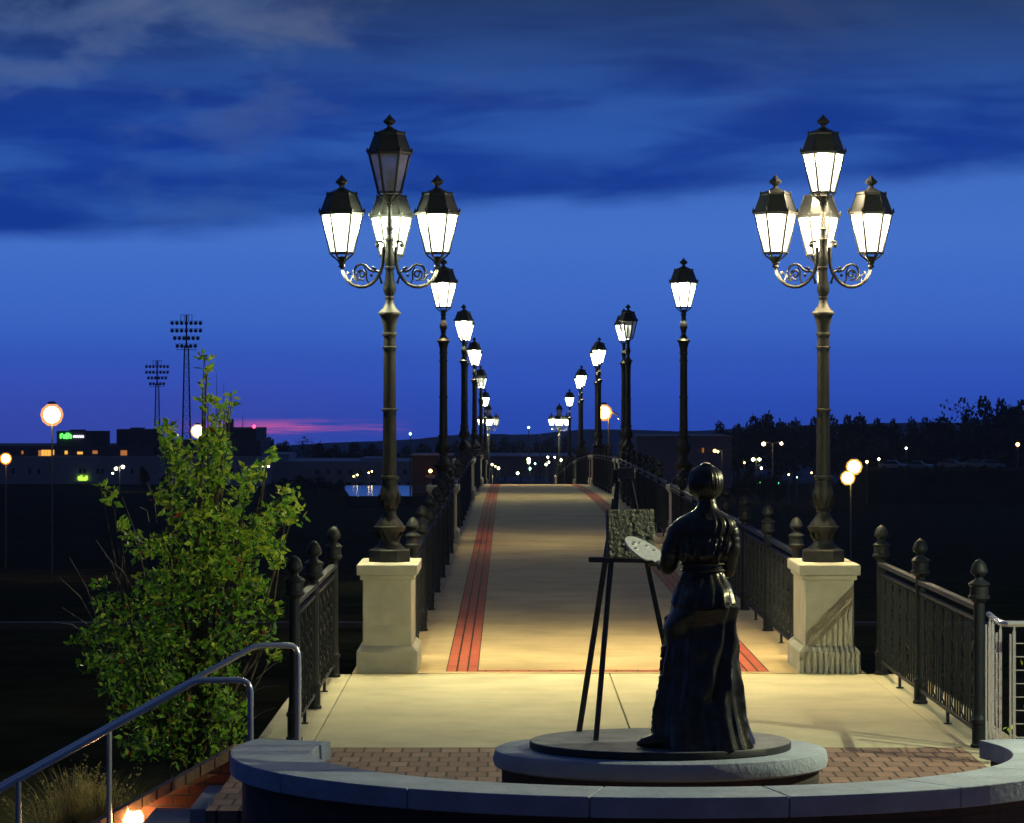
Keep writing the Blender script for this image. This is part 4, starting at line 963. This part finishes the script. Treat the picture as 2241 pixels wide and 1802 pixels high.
# lit sign: a green word followed by small white letters, too blurred in the photograph to read
def text(body_, size, loc_, mt, parent, name='lettering'):
    cu_ = bpy.data.curves.new(name, 'FONT'); cu_.body = body_; cu_.size = size; cu_.extrude = .03; cu_.align_x = 'LEFT'; cu_.offset = size * .02
    ob = bpy.data.objects.new(name, cu_); COL.objects.link(ob); dg = bpy.context.evaluated_depsgraph_get(); dg.update()
    me = bpy.data.meshes.new_from_object(ob.evaluated_get(dg)); bpy.data.objects.remove(ob); me.materials.append(mt)
    o_ = bpy.data.objects.new(name, me); COL.objects.link(o_); o_.location = loc_; o_.rotation_euler = (R(90), 0, 0)
    if parent: o_.parent = parent
    return o_
sy_ = BY + 4.85
sg = thing('lit_sign', 'green lit word and small white lettering high on the dark block at far left', 'sign', (0, 0, 0))
text('ruth', .0, (0, 0, 0), M_litw, None) if False else None
m = MB(); rn = random.Random(2)
gx = [133, 137, 141, 146, 150, 153]
# blurred green letters: stems, a bowl and a hook
def bar_(m_, x0, y0, x1, y1, w_=.12): m_.tube([(wx(x0, sy_), sy_, wz(y0, sy_)), (wx(x1, sy_), sy_, wz(y1, sy_))], w_, 5)
for q in (((133, 950), (133, 960)), ((133, 952), (137, 950)), ((139, 951), (139, 959)), ((139, 959), (143, 959)), ((143, 951), (143, 960)), ((146, 948), (146, 961)), ((144.5, 952), (149, 952)), ((150, 948), (150, 960)), ((150, 953), (155, 952)), ((155, 952), (155, 960))): bar_(m, *q[0], *q[1], w_=.16)
m.build('green_lettering', emis('green_sign', (.10, 1.0, .10), 2.6), sg)
m = MB()
for q in range(9):
    x0 = 160.5 + q * 2.6; bar_(m, x0, 953.5, x0, 958, .07); bar_(m, x0, 953.5 if q % 2 else 958, x0 + 1.7, 953.5 if q % 2 else 958, .07); bar_(m, x0 + 1.7, 953.5, x0 + 1.7, 958, .06)
m.build('white_lettering', emis('white_sign', (.9, .85, 1.0), 1.6), sg)
b2_ = thing('long_building', 'long pale low building with a row of dark windows, behind the left street lamp', 'building', (0, 0, 0))
m = MB(); bx(m, 571, 1000, 1010, 1068, 590, 30); bx(m, 571, 632, 994, 1010.2, 594, 20); bx(m, 790, 850, 1003, 1010.2, 594, 16); m.build('wall', M_wallg, b2_)
for x0 in list(range(690, 995, 24)):
    m = MB(); bx(m, x0, x0 + 9, 1028, 1038, 589.9, .05); m.build('window', M_win, b2_)
for x0 in list(range(755, 995, 27)):
    m = MB(); bx(m, x0, x0 + 13, 1056, 1062, 589.9, .05); m.build('window', M_win, b2_)
M_water = mat('still_water', (.01, .02, .04), .12, bump=.03, bscale=.6)
zp = -12.9; m = MB(); pa, pb = F * (CH - zp) / (1086 - HZ), F * (CH - zp) / (1063 - HZ)
m.add([(wx(765, pa), pa, zp), (wx(902, pa), pa, zp), (wx(904, pb), pb, zp), (wx(749, pb), pb, zp)] + [(wx(765, pa), pa, zp - 2), (wx(902, pa), pa, zp - 2), (wx(904, pb), pb, zp - 2), (wx(749, pb), pb, zp - 2)], [(0, 1, 2, 3), (4, 5, 1, 0), (5, 6, 2, 1), (6, 7, 3, 2), (7, 4, 0, 3)])
struct(m.build('water', M_water))
dk = thing('brick_shed', 'dark reddish block with an orange lamp on it, between the left lamp posts', 'building', (0, 0, 0))
m = MB(); bx(m, 901.5, 990, 997, 1086, 470, 10); m.build('wall', M_wallr, dk); m = MB(); bx(m, 899, 992, 994.5, 997.2, 469.6, 11); m.build('roof', M_wallg, dk)
m = MB(); bx(m, 930, 952, 1040, 1046, 469, .6); m.build('ledge', M_wallb, dk)
fr_ = thing('mesh_fence', 'short dark picket fence below the dark reddish block', 'fence', (0, 0, 0)); m = MB()
for q in range(9): bx(m, 905 + q * 3.2, 906 + q * 3.2, 1064, 1078, 460, .1)
bx(m, 904, 933, 1064, 1065, 460, .08); bx(m, 904, 933, 1077, 1078, 460, .08); m.build('pickets', M_wallg, fr_)
rb_ = thing('flat_roof_building', 'plain brownish flat-roofed building behind the right railing, left of the statue head', 'building', (0, 0, 0))
m = MB(); bx(m, 1393, 1601, 957, 1085, 540, 30); m.build('wall', M_wallb, rb_)
m = MB(); bx(m, 1391, 1603, 954.5, 957.3, 539.6, 31); m.build('roof_edge', M_wallb, rb_)
for x0, mt in ((1528, M_win), (1536, M_litw2), (1543, M_win), (1555, M_win), (1570, M_win), (1585, M_win)):
    m = MB(); bx(m, x0, x0 + (4 if mt is M_litw2 else 10), 981, 991, 539.9, .05); m.build('window', mt, rb_)
mb_ = thing('low_warehouse', 'low brownish warehouse seen over the crest of the bridge', 'building', (0, 0, 0))
m = MB(); bx(m, 1070, 1260, 1000, 1045, 600, 30); bx(m, 1082, 1140, 997, 1000.3, 603, 12); m.build('wall', M_wallb, mb_)
m = MB(); bx(m, 1070, 1260, 998, 1000.2, 599.6, 30); m.build('roof_edge', M_wallg, mb_)
gb = thing('green_sign', 'small yellow-green lit sign low on the pale left building', 'sign', (0, 0, 0))
m = MB(); sy_ = BY - .3
for q in (((170, 1049), (192, 1049)), ((170, 1046), (192, 1046)), ((171, 1044), (176, 1044)), ((176, 1042), (181, 1042)), ((186, 1043), (192, 1043)), ((172, 1051), (190, 1051))): bar_(m, *q[0], *q[1], w_=.13)
m.build('lettering', emis('yellow_green_sign', (.55, 1.0, .08), 1.3), gb)
m = MB(); bx(m, 166, 197, 1054, 1057, BY - .4, .3); m.build('base', M_wallg, gb)

# ------------------------------------------------------------------ far street lights (all lit in the photograph)
ORG = (1.0, .42, .08); WHT = (1.0, .93, .72); GRN = (.80, 1.0, .62); YEL = (1.0, .72, .20); CYN = (.35, 1.0, .75)
EM = {}
def halo_mat(c):
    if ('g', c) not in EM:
        m = bpy.data.materials.new('halo_shell_glow'); m.use_nodes = True; t = m.node_tree
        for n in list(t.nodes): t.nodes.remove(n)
        e = t.nodes.new('ShaderNodeEmission'); e.inputs[0].default_value = (c[0], c[1] * .72, c[2] * .3, 1); e.inputs[1].default_value = 1.5  # halo colour of the flare, as a translucent glowing shell
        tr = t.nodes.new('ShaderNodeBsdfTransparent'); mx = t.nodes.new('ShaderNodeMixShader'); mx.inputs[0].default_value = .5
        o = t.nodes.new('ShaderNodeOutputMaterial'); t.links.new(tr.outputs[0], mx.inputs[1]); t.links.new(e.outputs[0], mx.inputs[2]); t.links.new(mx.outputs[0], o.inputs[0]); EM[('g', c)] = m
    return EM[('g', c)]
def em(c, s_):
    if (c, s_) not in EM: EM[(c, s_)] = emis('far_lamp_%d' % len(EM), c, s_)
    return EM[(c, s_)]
M_pole = mat('painted_pole', (.10, .11, .12), .6)
def far_lamp(heads, Y, label, pole_px=None, strength=20, nopole=False, group='distant street lights'):
    x0 = pole_px if pole_px else heads[0][0]; topy = min(h[1] for h in heads)
    root_ = thing('street_light', label, 'street light', (wx(x0, Y), Y, terr(Y)), group)
    zt = wz(topy, Y) - terr(Y)
    m_ = MB(); m_.tube([(0, 0, -.5), (0, 0, zt * .5), (0, 0, zt + .15)], [(.16, .12, .09), (.07, .055, .045)][Y < 300], 7)
    for h in heads:
        if abs(h[0] - x0) > 1.5: m_.tube([(0, 0, zt + .1), ((h[0] - x0) / F * Y, 0, wz(h[1], Y) - terr(Y) + .25)], .07, 5)
    m_.build('pole', M_pole, root_)
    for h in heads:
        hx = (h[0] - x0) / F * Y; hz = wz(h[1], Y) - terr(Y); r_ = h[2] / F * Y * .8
        m_ = MB(); m_.lathe([(hz - r_ * .95, r_ * .35), (hz - r_ * .6, r_ * .8), (hz, r_), (hz + r_ * .5, r_ * .86), (hz + r_ * .9, r_ * .4)], 12, (hx, -.1)); g_ = m_.build('lamp_halo_shell', halo_mat(h[3]), root_, smooth=True)  # oversized shell added to imitate the glow halo round the lamp
        m_ = MB(); m_.sphere((hx, -.1, hz), r_ * .70, 14, 10); m_.build('bulb', em(h[3], strength * 4), g_, smooth=True)  # enlarged bulb forms the white core of the halo
        m_ = MB(); m_.lathe([(hz + r_ * .92, r_ * .42), (hz + r_ * 1.1, r_ * .3), (hz + r_ * 1.15, .02)], 10, (hx, -.1)); m_.build('lamp_cap', M_pole, root_)
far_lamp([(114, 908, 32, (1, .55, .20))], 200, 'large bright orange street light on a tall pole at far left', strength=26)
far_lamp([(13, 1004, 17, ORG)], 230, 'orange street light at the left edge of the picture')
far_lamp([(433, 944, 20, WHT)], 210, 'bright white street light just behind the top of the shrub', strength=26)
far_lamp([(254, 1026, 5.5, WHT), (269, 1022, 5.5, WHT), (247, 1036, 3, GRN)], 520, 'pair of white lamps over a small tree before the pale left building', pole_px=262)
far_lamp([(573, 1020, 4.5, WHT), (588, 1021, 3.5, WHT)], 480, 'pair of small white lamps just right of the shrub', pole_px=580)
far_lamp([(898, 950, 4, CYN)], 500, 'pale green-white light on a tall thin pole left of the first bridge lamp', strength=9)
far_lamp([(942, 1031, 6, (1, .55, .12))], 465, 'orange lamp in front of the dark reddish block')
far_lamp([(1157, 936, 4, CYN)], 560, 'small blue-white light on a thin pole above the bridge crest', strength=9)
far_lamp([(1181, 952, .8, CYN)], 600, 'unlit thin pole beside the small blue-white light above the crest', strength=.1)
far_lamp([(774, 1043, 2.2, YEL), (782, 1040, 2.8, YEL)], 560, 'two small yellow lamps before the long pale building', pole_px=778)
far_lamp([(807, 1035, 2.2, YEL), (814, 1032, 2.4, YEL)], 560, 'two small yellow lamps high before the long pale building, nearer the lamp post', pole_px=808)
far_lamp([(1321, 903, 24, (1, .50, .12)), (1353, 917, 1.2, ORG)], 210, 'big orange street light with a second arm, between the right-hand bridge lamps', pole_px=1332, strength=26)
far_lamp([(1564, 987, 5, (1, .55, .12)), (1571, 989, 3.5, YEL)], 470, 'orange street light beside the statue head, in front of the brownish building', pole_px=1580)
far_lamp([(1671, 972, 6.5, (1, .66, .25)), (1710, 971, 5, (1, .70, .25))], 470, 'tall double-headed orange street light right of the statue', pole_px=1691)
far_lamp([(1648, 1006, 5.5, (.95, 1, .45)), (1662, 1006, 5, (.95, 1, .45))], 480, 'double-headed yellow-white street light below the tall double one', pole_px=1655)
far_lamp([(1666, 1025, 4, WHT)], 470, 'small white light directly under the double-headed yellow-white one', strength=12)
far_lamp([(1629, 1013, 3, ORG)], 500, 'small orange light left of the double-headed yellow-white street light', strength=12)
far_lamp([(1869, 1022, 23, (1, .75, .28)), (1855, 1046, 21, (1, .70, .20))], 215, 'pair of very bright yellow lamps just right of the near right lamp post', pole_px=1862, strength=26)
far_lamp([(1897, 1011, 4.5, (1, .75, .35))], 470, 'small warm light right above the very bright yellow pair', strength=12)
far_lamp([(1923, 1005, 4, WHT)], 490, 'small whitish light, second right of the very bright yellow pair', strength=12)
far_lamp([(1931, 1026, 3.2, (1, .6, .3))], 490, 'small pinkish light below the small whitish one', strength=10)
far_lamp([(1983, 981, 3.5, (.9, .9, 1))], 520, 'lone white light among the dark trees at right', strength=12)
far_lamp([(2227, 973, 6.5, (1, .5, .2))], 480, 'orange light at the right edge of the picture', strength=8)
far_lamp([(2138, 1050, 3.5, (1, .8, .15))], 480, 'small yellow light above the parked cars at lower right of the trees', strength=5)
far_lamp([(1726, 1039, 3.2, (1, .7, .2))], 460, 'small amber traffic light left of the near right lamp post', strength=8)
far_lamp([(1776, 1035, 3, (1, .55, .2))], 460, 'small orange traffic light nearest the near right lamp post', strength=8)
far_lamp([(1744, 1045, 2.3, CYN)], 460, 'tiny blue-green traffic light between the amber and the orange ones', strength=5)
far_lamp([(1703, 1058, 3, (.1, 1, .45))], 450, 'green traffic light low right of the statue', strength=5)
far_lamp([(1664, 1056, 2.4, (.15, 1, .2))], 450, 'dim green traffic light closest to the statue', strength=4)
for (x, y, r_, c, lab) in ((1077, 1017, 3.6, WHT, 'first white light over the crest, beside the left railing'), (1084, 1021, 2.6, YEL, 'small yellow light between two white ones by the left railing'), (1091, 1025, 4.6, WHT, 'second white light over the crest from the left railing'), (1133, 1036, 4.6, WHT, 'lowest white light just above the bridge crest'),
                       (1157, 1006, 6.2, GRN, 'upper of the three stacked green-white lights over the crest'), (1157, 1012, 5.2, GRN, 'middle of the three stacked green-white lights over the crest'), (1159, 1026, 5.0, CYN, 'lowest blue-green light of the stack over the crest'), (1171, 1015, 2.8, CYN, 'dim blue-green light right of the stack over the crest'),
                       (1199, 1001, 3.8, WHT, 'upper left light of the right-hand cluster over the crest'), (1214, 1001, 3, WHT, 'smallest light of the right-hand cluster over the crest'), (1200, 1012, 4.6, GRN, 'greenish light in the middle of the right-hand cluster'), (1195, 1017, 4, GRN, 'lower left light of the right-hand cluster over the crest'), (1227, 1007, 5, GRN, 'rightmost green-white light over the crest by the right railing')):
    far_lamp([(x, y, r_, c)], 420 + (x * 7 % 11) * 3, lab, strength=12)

# ------------------------------------------------------------------ parked cars far right
def make_car():
    root_ = thing('parked_car', 'x', 'car')
    m_ = MB(); m_.prism([(-2.2, .35), (2.2, .35), (2.25, .8), (1.5, .95), (-1.9, 1.0), (-2.25, .8)], -.85, .85); m_.build('body', M_carp, root_, bevel=.08)
    m_ = MB(); m_.prism([(-1.6, .97), (1.0, .94), (.45, 1.42), (-1.0, 1.45)], -.72, .72); m_.build('cabin', M_win, root_, bevel=.06)
    m_ = MB(); m_.prism([(-1.0, 1.452), (.45, 1.422), (.40, 1.47), (-.95, 1.49)], -.68, .68); m_.build('roof', M_carp, root_, bevel=.02)
    for x, y in ((-1.35, -.86), (1.35, -.86), (-1.35, .72), (1.35, .72)):
        w_ = MB(); n_ = 14; w_.add([(x + .33 * math.cos(2*math.pi*q/n_), y, .33 + .33 * math.sin(2*math.pi*q/n_)) for q in range(n_)] + [(x + .33 * math.cos(2*math.pi*q/n_), y + .16, .33 + .33 * math.sin(2*math.pi*q/n_)) for q in range(n_)], [tuple(range(n_)), tuple(range(2*n_-1, n_-1, -1))] + [(i_ + n_, (i_+1) % n_ + n_, (i_+1) % n_, i_) for i_ in range(n_)]); w_.build('wheel', M_black, root_)
    m_ = MB(); m_.box(-2.24, -2.18, -.8, -.5, .62, .78); m_.build('tail_light', M_tail, root_); m_ = MB(); m_.box(-2.24, -2.18, .5, .8, .62, .78); m_.build('tail_light', M_tail, root_)
    return root_
M_carp = mat('car_paint', (.28, .30, .36), .3, .3, coat=.5); M_tail = mat('tail_light_plastic', (.3, .02, .02), .3)
c0 = make_car()
cars = [(1955, 1017, 'leftmost of the greyish cars parked among the dark trees at right'), (2010, 1018, 'second greyish parked car from the left, right of the lone white light'), (2083, 1015, 'middle greyish car of the parked row under the dark trees'), (2136, 1014, 'fourth greyish car of the parked row, above the small yellow light'), (2168, 1016, 'rightmost greyish car of the row under the dark trees'), (2097, 1076, 'lone greyish car parked lower than the others at the right'), ]
for i, (x, y, lab) in enumerate(cars):
    o = c0 if i == 0 else copy_tree(c0); Y = 470; z_ = wz(y + 12, Y)
    o.location = (wx(x, Y), Y, z_ if y < 1060 else wz(1090, Y)); o.rotation_euler = (0, 0, R((12 * i * 7) % 40 - 20)); o['label'] = lab; o['group'] = 'cars parked at the foot of the right slope'
# terrace carrying the parked row
m = MB(); bx(m, 1900, 2330, 1031, 1100, 468, 26); struct(m.build('parking_terrace', M_ground))

# ------------------------------------------------------------------ stadium floodlight towers
def make_tower(px, pytop, pyrows, wtop, Y, label, zb=None):
    s_ = F / Y; x0 = wx(px, Y); zt = wz(pytop, Y); zb = terr(Y) if zb is None else zb; H = zt - zb
    root_ = thing('floodlight_tower', label, 'floodlight tower', (x0, Y, zb), 'stadium floodlight towers')
    hw = wtop / s_ / 2
    m_ = MB(); b0, b1 = hw * .30, hw * .12
    hh = H - wtop * .95 / s_
    for sx_, sy2 in ((-1, -1), (1, -1), (1, 1), (-1, 1)): m_.tube([(b0 * sx_, b0 * sy2, 0), (b1 * sx_, b1 * sy2, hh)], .10, 4)
    nb = 16
    for i in range(nb):
        t0, t1 = i / nb, (i + 1) / nb; r0_, r1_ = b0 + (b1 - b0) * t0, b0 + (b1 - b0) * t1; z0_, z1_ = hh * t0, hh * t1
        for (ax, ay), (bx_, by_) in (((-1, -1), (1, -1)), ((1, -1), (1, 1)), ((1, 1), (-1, 1)), ((-1, 1), (-1, -1))):
            m_.tube([(r0_ * ax, r0_ * ay, z0_), (r1_ * bx_, r1_ * by_, z1_)], .05, 4); m_.tube([(r1_ * ax, r1_ * ay, z1_), (r1_ * bx_, r1_ * by_, z1_)], .05, 4)
    m_.box(-.16, .16, -.16, .16, hh, H); m_.build('mast', M_tow, root_)
    m_ = MB(); m_.box(-hw * .36, hw * .36, -.12, .12, H - .08, H); 
    for q in (-1, -.4, .4, 1): m_.box(q * hw * .34 - .05, q * hw * .34 + .05, -.08, .08, H - hw * .42, H)
    for r_i, (fr2, wd) in enumerate(((.36, 1.0), (.72, 1.0), (1.08, .84), (1.45, .68))):
        z_ = H - hw * fr2 * 1.28 - hw * .04; m_.box(-hw * wd, hw * wd, -.06, .06, z_ + hw * .10, z_ + hw * .125)
    m_.box(-hw * .62, hw * .62, -.3, .3, H - hw * 2.14, H - hw * 2.11); m_.build('lamp_rack', M_tow, root_)
    for r_i, (fr2, wd, nn_) in enumerate(((.36, 1.0, 7), (.72, 1.0, 7), (1.08, .84, 6), (1.45, .68, 5))):
        z_ = H - hw * fr2 * 1.28 - hw * .04
        for q in range(nn_):
            x_ = -hw * wd + 2 * hw * wd * (q + .5) / nn_; r_ = hw * .115
            g_ = MB(); g_.tube([(x_, -.3, z_ - r_ * .2), (x_, 0, z_), (x_, .25, z_ + r_ * .1)], [r_ * 1.05, r_ * .9, r_ * .45], 8); g_.build('floodlight', M_tow, root_)
M_tow = mat('haze_blue_lattice', (.05, .07, .13), .6, .3)  # blue-grey colour imitates haze in front of the towers
make_tower(408, 689, 0, 72, 600, 'taller lattice floodlight tower with four rows of lamps on the left skyline')
make_tower(344, 789, 0, 54, 780, 'shorter lattice floodlight tower with four rows of lamps, left of the taller one')

# ------------------------------------------------------------------ evening haze
m = MB(); m.box(-700, 700, -80, 3200, -150, 45)
hz_ = m.build('haze', None); hz_['kind'] = 'stuff'; hz_.data.materials.clear()
mh = bpy.data.materials.new('haze_air'); mh.use_nodes = True; t_ = mh.node_tree
for n_ in list(t_.nodes): t_.nodes.remove(n_)
pv = t_.nodes.new('ShaderNodeVolumePrincipled'); pv.inputs['Color'].default_value = (.75, .85, 1, 1); pv.inputs['Density'].default_value = .00011; pv.inputs['Anisotropy'].default_value = .6
oo = t_.nodes.new('ShaderNodeOutputMaterial'); t_.links.new(pv.outputs[0], oo.inputs['Volume']); hz_.data.materials.append(mh)
